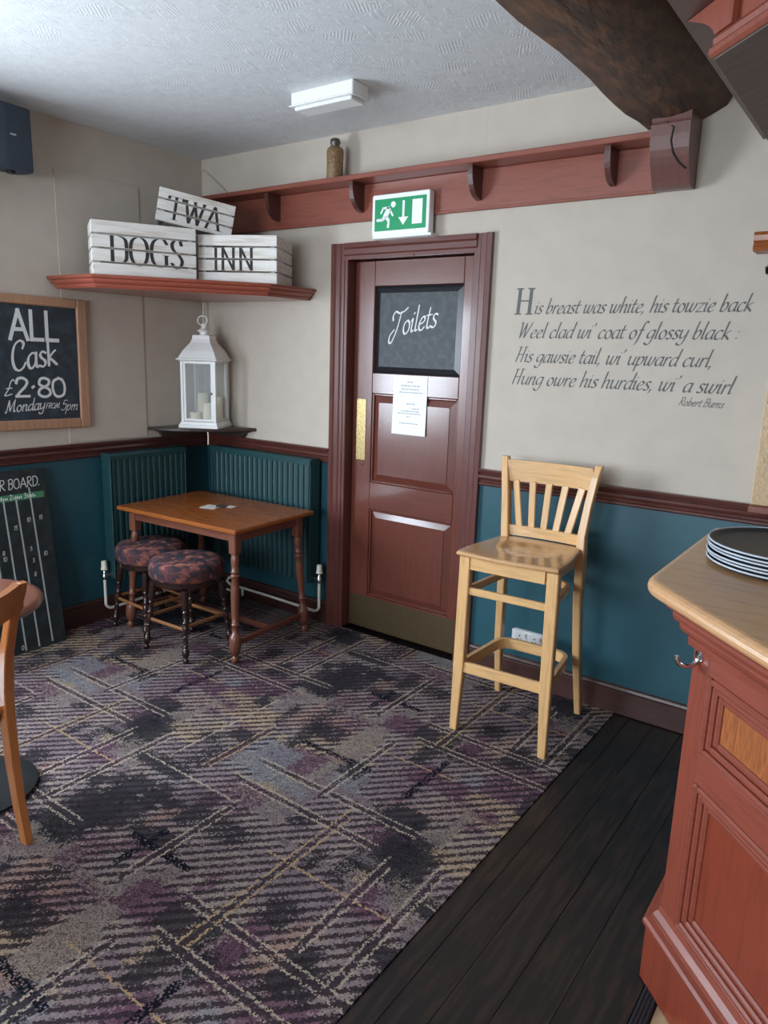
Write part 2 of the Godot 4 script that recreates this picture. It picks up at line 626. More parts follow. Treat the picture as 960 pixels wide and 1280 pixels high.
	M.chalk_green = mat(70, 132, 92, 0.9)
	M.paint_grey = mat(92, 92, 90, 0.7)
	M.pine_frame = wood(186, 142, 112, "y", 0.5)
	M.shelf_red = wood(150, 74, 56, "x", 0.32, 0.35)
	M.rack = wood(148, 82, 66, "x", 0.38, 0.25)
	M.rack_dark = wood(92, 54, 48, "y", 0.4, 0.2)
	M.corbel = wood(116, 78, 70, "y", 0.4, 0.25)
	M.beam = bump(wood(108, 82, 66, "z", 0.62, 0.0, "beam", 0.42), T.rough, 0.5)
	M.beam.uv1_scale = Vector3(2.2, 2.2, 0.7)
	M.crate = wood(226, 222, 216, "x", 0.7, 0.0, "white", 0.8)
	M.crate_in = wood(178, 170, 162, "x", 0.8, 0.0, "white", 0.8)
	M.ink = mat(44, 42, 44, 0.8)
	M.lantern = mat(236, 236, 234, 0.4)
	M.glass = mat(225, 238, 242, 0.04)
	M.glass.transparency = BaseMaterial3D.TRANSPARENCY_ALPHA
	M.glass.albedo_color.a = 0.12
	M.candle = mat(232, 222, 196, 0.5)
	M.candle.subsurf_scatter_enabled = true
	M.candle.subsurf_scatter_strength = 0.3
	M.wick = mat(40, 36, 32, 0.9)
	M.shelf_dark = wood(66, 54, 50, "x", 0.4, 0.2)
	M.white_plastic = mat(232, 232, 230, 0.4)
	M.cream_plastic = mat(226, 220, 200, 0.45)
	M.pipe = mat(222, 218, 208, 0.4)
	M.dark_plastic = mat(34, 36, 38, 0.4)
	M.speaker = mat(52, 62, 74, 0.65)
	M.sign_green = mat(20, 150, 96, 0.35)
	M.sign_white = mat(244, 248, 246, 0.35)
	M.paper = mat(244, 245, 244, 0.8)
	M.print = mat(160, 162, 166, 0.9)
	M.table = wood(152, 85, 38, "x", 0.27)
	M.table_leg = wood(126, 76, 58, "y", 0.35, 0.4)
	M.table_rail = wood(120, 70, 52, "x", 0.35, 0.4)
	M.stool_dark = wood(54, 34, 30, "y", 0.25, 0.5)
	M.stool_rail = wood(156, 106, 66, "x", 0.35, 0.3)
	M.fabric = tri_tex(mat(235, 225, 222, 0.95), T.tapestry, Vector3.ONE * 2.0)
	M.beech = wood(230, 182, 124, "y", 0.36, 0.3, "grain", 0.9)
	M.beech_x = wood(230, 182, 124, "x", 0.36, 0.3, "grain", 0.9)
	M.beech_seat = wood(208, 160, 110, "x", 0.2, 0.5, "grain", 0.7)
	M.chair = wood(186, 116, 62, "y", 0.3, 0.45)
	M.chair_x = wood(178, 108, 60, "z", 0.3, 0.45)
	M.bar_red = wood(138, 66, 48, "y", 0.36, 0.2)
	M.bar_red_h = wood(138, 66, 48, "x", 0.42, 0.05)
	M.bar_panel = wood(134, 58, 38, "y", 0.36, 0.15, "grain", 0.7)
	M.bar_oak = wood(168, 96, 50, "y", 0.4, 0.1, "figure", 0.8)
	M.worktop = wood(206, 158, 112, "x", 0.34, 0.25)
	M.soffit = wood(104, 90, 84, "x", 0.7)
	M.gantry = wood(136, 68, 50, "y", 0.45, 0.1)
	M.gantry_dark = wood(84, 52, 48, "x", 0.45, 0.2)
	M.chrome = mat(206, 208, 210, 0.18, 1.0)
	M.tray = mat(46, 47, 50, 0.5)
	M.tray_rim = mat(176, 184, 192, 0.4)
	M.pine = wood(214, 180, 136, "y", 0.5, 0.1, "figure", 1.6)
	M.pine_edge = wood(224, 196, 158, "y", 0.5)
	M.brown_edge = mat(122, 70, 56, 0.5)
	M.hook_black = mat(28, 27, 29, 0.35, 0.4)
	M.bottle = tri_tex(mat(172, 142, 106, 0.5), T.beam, Vector3.ONE * 9.0)
	M.bottle_cap = mat(92, 88, 86, 0.35, 0.6)
	M.mat_white = mat(196, 190, 184, 0.8)
	M.mat_dark = mat(60, 52, 50, 0.8)
	M.upvc = mat(236, 236, 232, 0.4)

# ---------------------------------------------------------------- lettering: pen strokes
# x 0..~50, base line 0, x-height 50, ascender ~95; strokes split by ';', a leading '~' rounds the stroke
const GLYPH := {
	"a": [47, "~40,46 26,50 10,38 6,18 12,2 22,2 34,14 40,30;~41,50 38,14 41,2 48,4"],
	"b": [45, "~11,96 9,40 9,4;~9,24 18,44 30,50 39,38 36,16 24,1 9,5"],
	"c": [39, "~36,42 26,50 12,40 6,20 12,3 24,0 36,9"],
	"d": [48, "~40,46 26,50 10,38 6,18 12,2 22,2 34,14 40,30;~44,96 41,50 38,14 41,2 48,4"],
	"e": [41, "~8,23 26,28 35,38 28,50 14,42 6,22 12,3 24,0 37,10"],
	"f": [32, "~44,90 34,98 25,84 20,40 13,-20 3,-32;8,50 36,50"],
	"g": [46, "~40,46 26,50 10,38 6,20 12,6 22,6 34,16 40,30;~42,50 38,0 28,-30 10,-30 3,-20"],
	"h": [48, "11,96 8,0;~8,24 20,44 32,50 37,38 35,10 40,1 46,5"],
	"i": [22, "~2,42 10,50 9,14 12,2 20,6;12,68 15,72"],
	"k": [43, "11,96 8,0;~38,48 26,40 11,26;~11,26 24,16 40,0"],
	"l": [22, "~11,96 9,14 12,2 20,6"],
	"m": [70, "10,50 8,0;~8,24 18,44 28,50 32,38 31,0;~32,24 42,44 52,50 58,38 56,10 60,1 66,5"],
	"n": [48, "10,50 8,0;~8,24 20,44 32,50 37,38 35,10 40,1 46,5"],
	"o": [44, "~25,50 10,40 6,20 14,2 26,0 38,14 38,36 25,50"],
	"p": [44, "~10,50 6,-34;~8,24 18,44 30,50 39,38 36,16 24,1 8,6"],
	"r": [33, "10,50 8,0;~8,24 17,44 26,50 33,45"],
	"s": [34, "~32,44 20,50 10,42 14,30 26,20 28,8 16,0 4,6"],
	"t": [30, "~15,76 10,20 14,3 23,3 30,9;1,50 30,50"],
	"u": [48, "~3,44 9,50 8,18 14,2 24,4 36,20;~41,50 37,14 40,2 48,4"],
	"w": [64, "~3,46 9,50 9,14 15,1 26,10 33,30;~35,50 32,14 38,1 48,6 57,30 58,50"],
	"y": [47, "~3,44 9,50 8,20 14,6 24,8 37,24;~42,50 38,0 28,-30 10,-30 3,-20"],
	"z": [40, "6,47 36,50 5,1 38,2"],
	"H": [60, "14,92 8,0;48,94 42,0;10,46 46,48;4,92 22,92;40,94 58,94"],
	"W": [84, "~2,88 10,94 14,50 18,0;18,0 40,90;40,90 46,0;~46,0 66,60 76,96"],
	"R": [52, "12,92 8,0;~6,88 24,96 42,86 40,60 12,48;~18,48 30,24 50,0"],
	"B": [52, "12,92 8,0;~4,84 24,96 42,86 40,60 14,50;~14,50 38,48 44,28 34,4 8,0"],
	"C": [60, "~50,70 56,86 42,96 20,82 8,46 12,12 28,0 46,8 56,22"],
	"M": [84, "~0,4 8,0 20,90;~20,90 30,40 36,8;~36,8 52,60 66,94;~66,94 64,30 68,2 78,8"],
	"T": [70, "~8,62 4,80 18,94 40,84 66,88 84,98;~50,88 44,50 32,8 14,-24 0,-16 2,6 22,24"],
	"E": [46, "40,92 8,92 8,0 42,0;8,48 34,48"],
	"O": [60, "~30,92 8,74 6,24 24,0 46,10 54,40 46,80 30,92"],
	"A": [64, "4,0 32,94 60,0;14,32 50,32"],
	"L": [52, "10,94 10,0 46,0"],
	"F": [46, "10,0 10,92 44,92;10,50 36,50"],
	"D": [58, "10,92 10,0;~10,92 36,90 52,66 50,28 34,4 10,0"],
	"2": [56, "~8,70 14,90 32,94 46,78 40,54 20,26 8,6;6,4 52,4"],
	"8": [54, "~28,50 10,64 14,88 30,94 46,82 42,62 28,50 10,36 8,12 28,0 48,12 46,36 28,50"],
	"0": [58, "~29,94 10,78 6,40 14,8 30,0 48,14 52,52 44,84 29,94"],
	"5": [48, "44,92 16,92 12,54;~12,54 30,60 44,42 40,14 22,0 6,10"],
	"3": [46, "~8,84 24,94 38,80 30,56 18,50;~18,50 38,44 42,20 26,0 6,8"],
	"1": [26, "6,74 16,92 14,0"],
	"#": [44, "~44,86 34,96 24,80 20,40 6,4 18,0 42,6;8,44 36,44"],
	".": [18, "6,2 9,6"],
	",": [20, "~8,6 9,0 3,-12"],
	"'": [18, "~10,88 10,80 6,72"],
	":": [20, "8,6 11,10;9,40 12,44"],
	"*": [26, "10,48 14,52"],
	" ": [26, ""],
	# two-weight capitals for the crates
	"\u0001D": [78, "14,0 14,92;4,92 36,92;4,0 36,0;~36,92 66,80 70,46 66,12 36,0"],
	"\u0001O": [84, "~42,94 16,80 8,46 16,12 42,-2 68,12 76,46 68,80 42,94"],
	"\u0001G": [84, "~72,74 60,90 42,94 16,80 8,46 16,12 42,-2 66,8;68,0 68,38;56,38 80,38"],
	"\u0001S": [58, "~48,74 42,92 26,94 10,80 14,60 38,42 50,22 40,2 22,-2 6,16"],
	"\u0001T": [72, "36,0 36,92;4,92 68,92;4,92 4,74;68,92 68,74;22,0 50,0"],
	"\u0001W": [104, "8,92 30,0;30,0 52,84;48,92 70,0;70,0 92,92;0,92 20,92;40,92 60,92;82,92 102,92"],
	"\u0001A": [80, "6,0 38,94;38,94 66,0;18,34 54,34;0,0 18,0;52,0 80,0"],
	"\u0001I": [34, "17,0 17,92;4,92 30,92;4,0 30,0"],
	"\u0001N": [84, "16,0 16,92;16,92 66,0;66,0 66,92;2,92 22,92;56,92 78,92;6,0 28,0"],
	"\u0001H": [84, "18,0 18,92;64,0 64,92;18,48 64,48;6,92 30,92;6,0 30,0;52,92 76,92;52,0 76,0"],
}

func glyph_lines(src: String) -> Array:
	var out := []
	for s in src.split(";", false):
		var smooth: bool = s.begins_with("~")
		var pts := PackedVector2Array()
		for w in s.trim_prefix("~").split(" ", false):
			var c: PackedStringArray = w.split(",")
			pts.append(Vector2(c[0].to_float(), c[1].to_float()) / 100.0)
		if smooth and pts.size() > 2:
			var o := PackedVector2Array()
			for i in pts.size() - 1:
				var a := pts[maxi(i - 1, 0)]
				var d := pts[mini(i + 2, pts.size() - 1)]
				for k in 5:
					o.append(pts[i].cubic_interpolate(pts[i + 1], a, d, k / 5.0))
			o.append(pts[pts.size() - 1])
			pts = o
		out.append(pts)
	return out

# quads of a line of lettering in the plane; fitted to width when width > 0
func letter_quads(text: String, em: float, width: float, shear: float, nib: Vector2, thick: float, pre := "") -> Array:
	var total := 0.0
	for ch in text:
		total += GLYPH[pre + ch][0] / 100.0 * em
	var kx := width / total if width > 0 else 1.0
	var x := 0.0
	var quads := []
	for ch in text:
		var g: Array = GLYPH[pre + ch]
		for pts in glyph_lines(g[1]):
			for i in pts.size() - 1:
				var a := Vector2((pts[i].x + shear * pts[i].y) * em * kx + x, pts[i].y * em)
				var b := Vector2((pts[i + 1].x + shear * pts[i + 1].y) * em * kx + x, pts[i + 1].y * em)
				var h := nib * em * 0.5
				quads.append(PackedVector2Array([a - h, a + h, b + h, b - h]))
				var t := (b - a).normalized() * thick * em * 0.5
				var q := Vector2(-t.y, t.x)
				quads.append(PackedVector2Array([a - q - t, a + q - t, b + q + t, b - q + t]))
		x += g[0] / 100.0 * em * kx
	return quads

func add_letters(b: MB, quads: Array, xf: Transform3D, lift := 0.0006) -> void:
	b.xf = xf
	var k := 0
	for q in quads:
		k += 1
		lift += 0.000008 if k % 64 else -0.000504
		for i in range(1, q.size() - 1):
			b.tri(Vector3(q[0].x, q[0].y, lift), Vector3(q[i].x, q[i].y, lift), Vector3(q[i + 1].x, q[i + 1].y, lift), Vector3(0, 0, 1))
	b.xf = Transform3D.IDENTITY

func letters(parent: Node3D, called: String, m: Material, text: String, xf: Transform3D, em: float, width := 0.0, shear := 0.22, nib := Vector2(0.05, 0.045), thick := 0.03, label := "") -> MeshInstance3D:
	var b := MB.new()
	add_letters(b, letter_quads(text, em, width, shear, nib, thick), xf)
	return part(parent, called, b, m, label)

func clip_y(q: PackedVector2Array, y: float, keep_above: bool) -> PackedVector2Array:
	var o := PackedVector2Array()
	for i in q.size():
		var a := q[i]
		var b := q[(i + 1) % q.size()]
		var ia := (a.y >= y) == keep_above
		var ib := (b.y >= y) == keep_above
		if ia:
			o.append(a)
		if ia != ib:
			o.append(a.lerp(b, (y - a.y) / (b.y - a.y)))
	return o

# ---------------------------------------------------------------- _ready
func _ready() -> void:
	var cam := Camera3D.new()
	cam.name = "camera"
	add_child(cam)
	cam.position = Vector3(3.5827, 1.534, 3.0624)
	cam.basis = Basis(Vector3.UP, 0.6216) * Basis(Vector3.RIGHT, -0.2146) * Basis(Vector3.BACK, 0.032)
	cam.fov = 70.24
	cam.near = 0.02
	cam.current = true

	var env := Environment.new()
	env.background_mode = Environment.BG_SKY
	var sky := Sky.new()
	var sm := ProceduralSkyMaterial.new()
	sm.sky_top_color = Color(0.80, 0.88, 1.0)
	sm.sky_horizon_color = Color(0.90, 0.94, 1.0)
	sm.ground_bottom_color = Color(0.36, 0.36, 0.35)
	sm.ground_horizon_color = Color(0.5, 0.5, 0.49)
	sm.energy_multiplier = 3.0
	sky.sky_material = sm
	env.sky = sky
	env.tonemap_mode = Environment.TONE_MAPPER_LINEAR
	env.tonemap_exposure = 1.0
	env.sdfgi_enabled = true
	env.ssao_enabled = true
	env.ssil_enabled = true
	var we := WorldEnvironment.new()
	we.name = "surroundings"
	we.environment = env
	add_child(we)
	daylight("window_daylight", Vector3(-0.12, 1.44, 2.45), Vector3(1, -0.25, 0), 1.46, 1.1, 8.2, Color(0.885, 0.945, 1.0))
	daylight("front_fill_light", Vector3(2.2, 1.55, 6.185), Vector3(0, 0, -1), 2.36, 1.26, 5.9, Color(0.90, 0.95, 1.0))  # added fill light, standing in an assumed window behind the camera

	make_materials()
	build_shell()
	build_door()
	build_rack()
	build_bar()
	build_gantry()
	build_radiators()
	build_corner_shelves()
	build_table()
	build_stools()
	build_bar_stool()
	build_chair()
	build_boards()
	build_small()

func daylight(called: String, at: Vector3, dir: Vector3, w: float, h: float, e: float, c: Color) -> void:
	var l := AreaLight3D.new()
	l.name = called
	add_child(l)
	l.look_at_from_position(at, at + dir, Vector3.UP)
	l.area_size = Vector2(w, h)
	l.area_normalize_energy = false
	l.light_energy = e
	l.light_color = c
	l.area_range = 20.0
	l.shadow_enabled = true

# ---------------------------------------------------------------- room shell
const H := 2.6
const RX := 6.0
const RZ := 6.0

func window(called: String, xf: Transform3D, w: float, h: float, depth: float) -> void:
	var o := structure(called)
	var b := MB.new()
	b.xf = xf
	for s in [-1.0, 1.0]:
		b.box(Vector3(s * (w * 0.5 - 0.03), 0, -depth * 0.5), Vector3(0.06, h, 0.07), 0.004)
		b.box(Vector3(0, s * (h * 0.5 - 0.03), -depth * 0.5), Vector3(w - 0.12, 0.06, 0.07), 0.004)
	b.box(Vector3(0, 0, -depth * 0.5), Vector3(0.05, h - 0.12, 0.06), 0.004)
	part(o, "window_frame", b, M.upvc)
	for s in [-1.0, 1.0]:
		b = MB.new()
		b.xf = xf
		b.box(Vector3(s * (w * 0.25 - 0.005), 0, -depth * 0.5), Vector3(w * 0.5 - 0.09, h - 0.12, 0.006), 0.001)
		part(o, "pane", b, M.glass)
	b = MB.new()
	b.xf = xf
	b.box(Vector3(0, -h * 0.5 + 0.012, -0.02), Vector3(w, 0.025, 0.16), 0.005)
	part(o, "window_sill", b, M.upvc)

func build_shell() -> void:
	var t := 0.25
	# floor
	var f := structure("floor", "pub floor of fitted carpet and black boards")
	part(f, "subfloor", boxes([[-t, RX + t, -0.2, -0.022, -t, RZ + t]]), M.floorboard)
	var cm := ArrayMesh.new()
	var arr := []
	arr.resize(Mesh.ARRAY_MAX)
	var vs := PackedVector3Array()
	var ns := PackedVector3Array()
	var uv := PackedVector2Array()
	var sides := [[Vector3(0, 0, 0), Vector3(2.70, 0, 0), Vector3(2.70, 0, RZ), Vector3(0, 0, RZ), Vector3.UP], [Vector3(2.70, 0, 0), Vector3(2.70, -0.022, 0), Vector3(2.70, -0.022, RZ), Vector3(2.70, 0, RZ), Vector3.RIGHT], [Vector3(0, -0.022, 0), Vector3(0, -0.022, RZ), Vector3(2.70, -0.022, RZ), Vector3(2.70, -0.022, 0), Vector3.DOWN]]
	for s in sides:
		for k in [0, 1, 2, 0, 2, 3]:
			vs.append(s[k]); ns.append(s[4])
			uv.append(Vector2(s[k].x, s[k].z) / CARPET_TILE)
	arr[Mesh.ARRAY_VERTEX] = vs; arr[Mesh.ARRAY_NORMAL] = ns; arr[Mesh.ARRAY_TEX_UV] = uv
	cm.add_surface_from_arrays(Mesh.PRIMITIVE_TRIANGLES, arr)
	inst(f, "carpet", cm, M.carpet, "mauve, taupe and navy tartan carpet with cream lines")
	var xs := [2.702, 2.772, 2.872, 2.985, 3.10, 3.248]
	for i in 5:
		var b := MB.new()
		b.bx(xs[i] + 0.0004, xs[i + 1] - 0.0004, -0.022, -0.004 - 0.0006 * (i % 2), 0.0, RZ, 0.001)
		part(f, "floorboard", b, M.floorboard, "black painted floorboard")
	var b2 := MB.new()
	b2.bx(3.25, 3.288, -0.022, 0.0, 0.0, RZ, 0.003)
	for k in 4:
		b2.bx(3.253 + k * 0.009, 3.258 + k * 0.009, -0.002, 0.0025, 0.0, RZ, 0.001)
	part(f, "threshold_strip", b2, M.threshold, "grey ribbed edging strip")
	part(f, "vinyl_floor", boxes([[3.29, RX, -0.022, -0.006, 0, RZ]]), M.vinyl, "pale tan vinyl floor")

	# back wall with the door opening
	var w := structure("wall_back", "greige back wall over a dark teal dado")
	part(w, "plaster", boxes([[-t, 1.09, 0.98, H, -t, 0], [1.88, RX + t, 0.98, H, -t, 0], [1.09, 1.88, 2.01, H, -t, 0]], 0.0005), M.wall)
	part(w, "dado_panel", boxes([[-t, 1.09, -0.2, 0.98, -t, 0], [1.88, RX + t, -0.2, 0.98, -t, 0]], 0.0005), M.teal)
	part(w, "closet_lining", boxes([[1.0, 2.0, -0.2, 2.1, -t - 0.05, -t]]), M.dark_plastic)
	poem(w)
	# left wall with a window out of the picture
	var l := structure("wall_left", "greige left wall over a dark teal dado")
	part(l, "plaster", boxes([[-t, 0, 0.98, H, 0, 1.7], [-t, 0, 0.98, H, 3.2, RZ + t], [-t, 0, 2.04, H, 1.7, 3.2]], 0.0005), M.wall)
	part(l, "dado_panel", boxes([[-t, 0, -0.2, 0.98, 0, 1.7], [-t, 0, -0.2, 0.84, 1.7, 3.2], [-t, 0, -0.2, 0.98, 3.2, RZ + t]], 0.0005), M.teal)
	part(l, "boxing_panel", boxes([[0, 0.005, 1.02, 2.37, 0.445, 0.93]], 0.002), M.wall)
	window("window_1", Transform3D(LEFT_FACE, Vector3(0, 1.44, 2.45)), 1.5, 1.2, 0.43)
	# walls behind the camera
	var fr := structure("wall_front")
	part(fr, "plaster", boxes([[-t, 1.0, 0, H, RZ, RZ + t], [3.4, RX + t, 0, H, RZ, RZ + t], [1.0, 3.4, 0, 0.9, RZ, RZ + t], [1.0, 3.4, 2.2, H, RZ, RZ + t]], 0.0005), M.wall)
	window("window_2", Transform3D(Basis(Vector3.UP, PI), Vector3(2.2, 1.55, RZ)), 2.4, 1.3, 0.43)  # unseen window, put in as the opening for the fill light
	var rw := structure("wall_right")
	part(rw, "plaster", boxes([[RX, RX + t, 0, H, -t, RZ + t]], 0.0005), M.wall)
	var c := structure("ceiling", "embossed white papered ceiling")
	part(c, "paper", boxes([[-t, RX + t, H, H + 0.2, -t, RZ + t]], 0.0005), M.ceiling)

	# dado rails and skirting
	var dado := P2([[0, 0.934], [0.012, 0.934], [0.018, 0.94], [0.018, 0.948], [0.012, 0.953], [0.013, 0.962], [0.022, 0.966], [0.026, 0.975], [0.022, 0.984], [0.014, 0.989], [0.016, 0.995], [0.028, 1.0], [0.030, 1.008], [0.026, 1.014], [0, 1.014]])
	var skirt := P2([[0, 0], [0.018, 0], [0.018, 0.1], [0.014, 0.104], [0.016, 0.112], [0.012, 0.122], [0.006, 0.127], [0, 0.127]])
	var run_x := Basis(Vector3(0, 0, 1), Vector3(0, 1, 0), Vector3(-1, 0, 0))   # profile across z, pushed along -x
	var n := 1
	for a in [["trim", dado, 0.03, 1.018, M.trim], ["trim", dado, 1.949, RX, M.trim], ["baseboard", skirt, 0.018, 1.018, M.skirting], ["baseboard", skirt, 1.949, RX, M.skirting]]:
		var b := MB.new()
		b.xf = Transform3D(run_x, Vector3.ZERO)
		b.prism(a[1], -a[3], -a[2])
		var nm: String = "trim_%d" % n if a[0] == "trim" else ("baseboard_back" if a[2] < 1 else "baseboard_back_right")
		if a[0] == "trim":
			n += 1
		part(structure(nm), "moulding", b, a[4])
	for a in [["trim_%d" % n, dado, M.trim_z, 1.7], ["baseboard_left", skirt, M.skirting_z, RZ]]:
		var b := MB.new()
		b.prism(a[1], 0.0, a[3])
		part(structure(a[0]), "moulding", b, a[2])

func poem(w: Node3D) -> void:
	var nib := Vector2(0.105, 0.06)
	var b := MB.new()
	add_letters(b, letter_quads("H", 0.117, 0.0, 0.06, Vector2(0.14, 0.0), 0.05, "\u0001"), Transform3D(Basis.IDENTITY, Vector3(2.066, 1.723, 0)))
	part(w, "painted_initial", b, M.paint_grey, "large painted initial letter")
	for a in [["is breast was white, his towzie back", 2.163, 1.723, 0.872, 0.068], ["Weel clad wi' coat of glossy black :", 2.092, 1.620, 0.91, 0.070], ["His gawsie tail, wi' upward curl,", 2.088, 1.515, 0.835, 0.070], ["Hung owre his hurdies, wi' a swirl", 2.078, 1.416, 0.925, 0.072]]:
		letters(w, "painted_verse", M.paint_grey, a[0], Transform3D(Basis(Vector3.BACK, 0.006), Vector3(a[1], a[2], 0)), a[4], a[3], 0.30, nib, 0.036, "line of grey italic verse painted on the wall")
	letters(w, "painted_signature", M.paint_grey, "Robert Burns", Transform3D(Basis.IDENTITY, Vector3(2.815, 1.368, 0)), 0.034, 0.165, 0.4, Vector2(0.08, 0.06), 0.07, "small painted signature under the verse")

# ---------------------------------------------------------------- door
func build_door() -> void:
	var d := structure("door_1", "varnished brown panelled door with a black glazed panel")
	# architrave: stepped profile with mitred corners, made of three lengths
	for s in [[1.0185, 1.0985, 0.0, 2.0754], [1.8685, 1.9485, 0.0, 2.0754]]:
		var b := MB.new()
		var out_left: bool = s[0] < 1.5
		var prof := P2([[0, 0], [0, 0.024], [0.022, 0.026], [0.03, 0.018], [0.055, 0.018], [0.062, 0.012], [0.08, 0.012], [0.08, 0]])
		if not out_left:
			for i in prof.size():
				prof[i].x = 0.08 - prof[i].x
		b.xf = Transform3D(Basis(Vector3(1, 0, 0), Vector3(0, 0, 1), Vector3(0, -1, 0)), Vector3(s[0], 0, 0.0))
		b.prism(prof, -s[3], -s[2])
		part(d, "architrave", b, M.frame_v)
	var bt := MB.new()
	bt.xf = Transform3D(Basis(Vector3(0, -1, 0), Vector3(0, 0, 1), Vector3(-1, 0, 0)), Vector3(0, 2.0754, 0))
	bt.prism(P2([[0, 0], [0, 0.0235], [0.022, 0.0255], [0.03, 0.0175], [0.055, 0.0175], [0.062, 0.0115], [0.08, 0.0115], [0.08, 0]]), -1.8685, -1.0985)
	part(d, "architrave", bt, M.frame_h)
	part(d, "jamb", boxes([[1.09, 1.118, 0, 1.998, -0.16, 0.008], [1.118, 1.130, 0, 1.998, -0.16, -0.10]], 0.003), M.frame_v)
	part(d, "jamb", boxes([[1.852, 1.88, 0, 1.998, -0.16, 0.008]], 0.003), M.frame_v)
	part(d, "jamb", boxes([[1.09, 1.88, 1.998, 2.02, -0.16, 0.008]], 0.003), M.frame_h)
	part(d, "lock_keep", boxes([[1.47, 1.53, 1.992, 2.006, 0.008, 0.0145]], 0.004), M.frame_h)
	# leaf
	var z0 := -0.097
	var z1 := -0.055
	var x0 := 1.121
	var x1 := 1.849
	part(d, "stile", boxes([[x0, 1.247, 0.008, 1.992, z0, z1]], 0.003), M.door_v)
	part(d, "stile", boxes([[1.772, x1, 0.008, 1.992, z0, z1]], 0.003), M.door_v)
	for r in [[0.008, 0.205], [0.70, 0.85], [1.325, 1.432], [1.868, 1.992]]:
		part(d, "rail", boxes([[1.247, 1.772, r[0], r[1], z0, z1]], 0.003), M.door_h)
	for r in [[0.205, 0.70], [0.85, 1.325]]:
		var b := MB.new()
		b.xf = Transform3D(ON_BACK, Vector3(0, 0, z0))
		b.skin(rect(1.245, 1.774, -r[1] - 0.002, -r[0] + 0.002), [Vector2(0, 0.012), Vector2(0, 0.02), Vector2(0.004, 0.02), Vector2(0.046, 0.037), Vector2(0.048, 0.040)])
		part(d, "panel", b, M.door_v)
		b = MB.new()
		for q in [[1.247, 1.258, r[0], r[1]], [1.761, 1.772, r[0], r[1]], [1.258, 1.761, r[0], r[0] + 0.011], [1.258, 1.761, r[1] - 0.011, r[1]]]:
			b.bx(q[0], q[1], q[2], q[3], z0 + 0.012, z1 - 0.006, 0.005)
		part(d, "panel_moulding", b, M.door_h)
	# black glazed panel with a bevelled rim
	var g := MB.new()
	g.xf = Transform3D(ON_BACK, Vector3(0, 0, z0))
	g.skin(rect(1.245, 1.774, -1.87, -1.43), [Vector2(0, 0.012), Vector2(0, 0.022), Vector2(0.036, 0.036)])
	part(d, "glazed_rim", g, M.slate_edge)
	part(d, "chalk_pane", boxes([[1.281, 1.738, 1.466, 1.834, z0 + 0.03, z0 + 0.0366]], 0.001), M.slate, "black chalk panel reading Toilets")
	var xf := Transform3D(Basis(Vector3.BACK, 0.19), Vector3(1.345, 1.615, z0 + 0.0368))
	letters(d, "chalk_lettering", M.chalk, "Toilets", xf, 0.125, 0.285, 0.42, Vector2(0.075, 0.045), 0.045, "white script lettering")
	part(d, "push_plate", boxes([[1.150, 1.212, 0.965, 1.292, z1, z1 + 0.003]], 0.001), M.brass, "brass finger plate")
	var kh := MB.new()
	kh.lathe([Vector2(0, 0), Vector2(0.011, 0), Vector2(0.011, 0.003), Vector2(0.004, 0.0045), Vector2(0, 0.0045)], 14, Vector3(1.19, 0.945, z1), Basis(Vector3.RIGHT, PI / 2))
	part(d, "keyhole", kh, M.brass_old)
	part(d, "kick_plate", boxes([[1.128, 1.842, 0.012, 0.196, z1, z1 + 0.002]], 0.0008), M.brass_old, "tarnished brass kick plate")
	for y in [0.3, 1.75]:
		var hb := MB.new()
		hb.lathe([Vector2(0, 0), Vector2(0.006, 0), Vector2(0.006, 0.09), Vector2(0, 0.09)], 10, Vector3(1.846, y, z1 + 0.004))
		part(d, "hinge", hb, M.brass_old)
	# typed notice taped to the door
	var n := thing("paper_notice", "white typed paper sheet stuck to the brown door", "notice", Vector3(1.386, 1.127, z1 + 0.001))
	var nb := MB.new()
	var steps := 6
	for i in steps:
		var ya := 0.298 * i / steps
		var yb := 0.298 * (i + 1) / steps
		var ca := 0.006 * pow(1.0 - ya / 0.298, 2.0)
		var cb := 0.006 * pow(1.0 - yb / 0.298, 2.0)
		for s in [0.0, 0.0006]:
			nb.quad(Vector3(0.0, ya, ca + s), Vector3(0.207, ya, ca + s), Vector3(0.207, yb, cb + s), Vector3(0, yb, cb + s), Vector3(0, 0, 1.0 if s > 0 else -1.0))
	part(n, "sheet", nb, M.paper)
	var pb := MB.new()
	for r in [[0.085, 0.265, 0.035], [0.05, 0.246, 0.115], [0.05, 0.229, 0.105], [0.038, 0.213, 0.14], [0.085, 0.155, 0.05], [0.12, 0.132, 0.04], [0.055, 0.118, 0.11], [0.035, 0.106, 0.14], [0.09, 0.09, 0.025], [0.048, 0.056, 0.11]]:
		var x: float = r[0]
		var k := 0
		while x < r[0] + r[2]:
			var wd := 0.006 + 0.012 * hash01(k, int(r[1] * 1000))
			var cz: float = 0.006 * pow(1.0 - r[1] / 0.298, 2.0) + 0.0014
			pb.quad(Vector3(x, r[1], cz), Vector3(x + wd, r[1], cz), Vector3(x + wd, r[1] + 0.005, cz), Vector3(x, r[1] + 0.005, cz), Vector3(0, 0, 1))
			x += wd + 0.004
			k += 1
	part(n, "typed_lines", pb, M.print).set_meta("kind", "stuff")

	# exit sign standing on the architrave
	var e := thing("exit_sign", "green and white emergency exit sign with running figure above the door", "sign", Vector3(1.312, 2.0756, 0.0255))
	part(e, "mounting_rail", boxes([[0.0, 0.34, 0.0, 0.012, -0.025, 0.04]], 0.003), M.sign_white)
	var sb := MB.new()
	sb.xf = Transform3D(ON_BACK, Vector3(0, 0, 0))
	sb.skin(rounded(rect(-0.004, 0.326, -0.2, -0.012), [0.012], 4), [Vector2(0, 0.003), Vector2(0, 0.036), Vector2(0.003, 0.04)])
	part(e, "case", sb, M.sign_white)
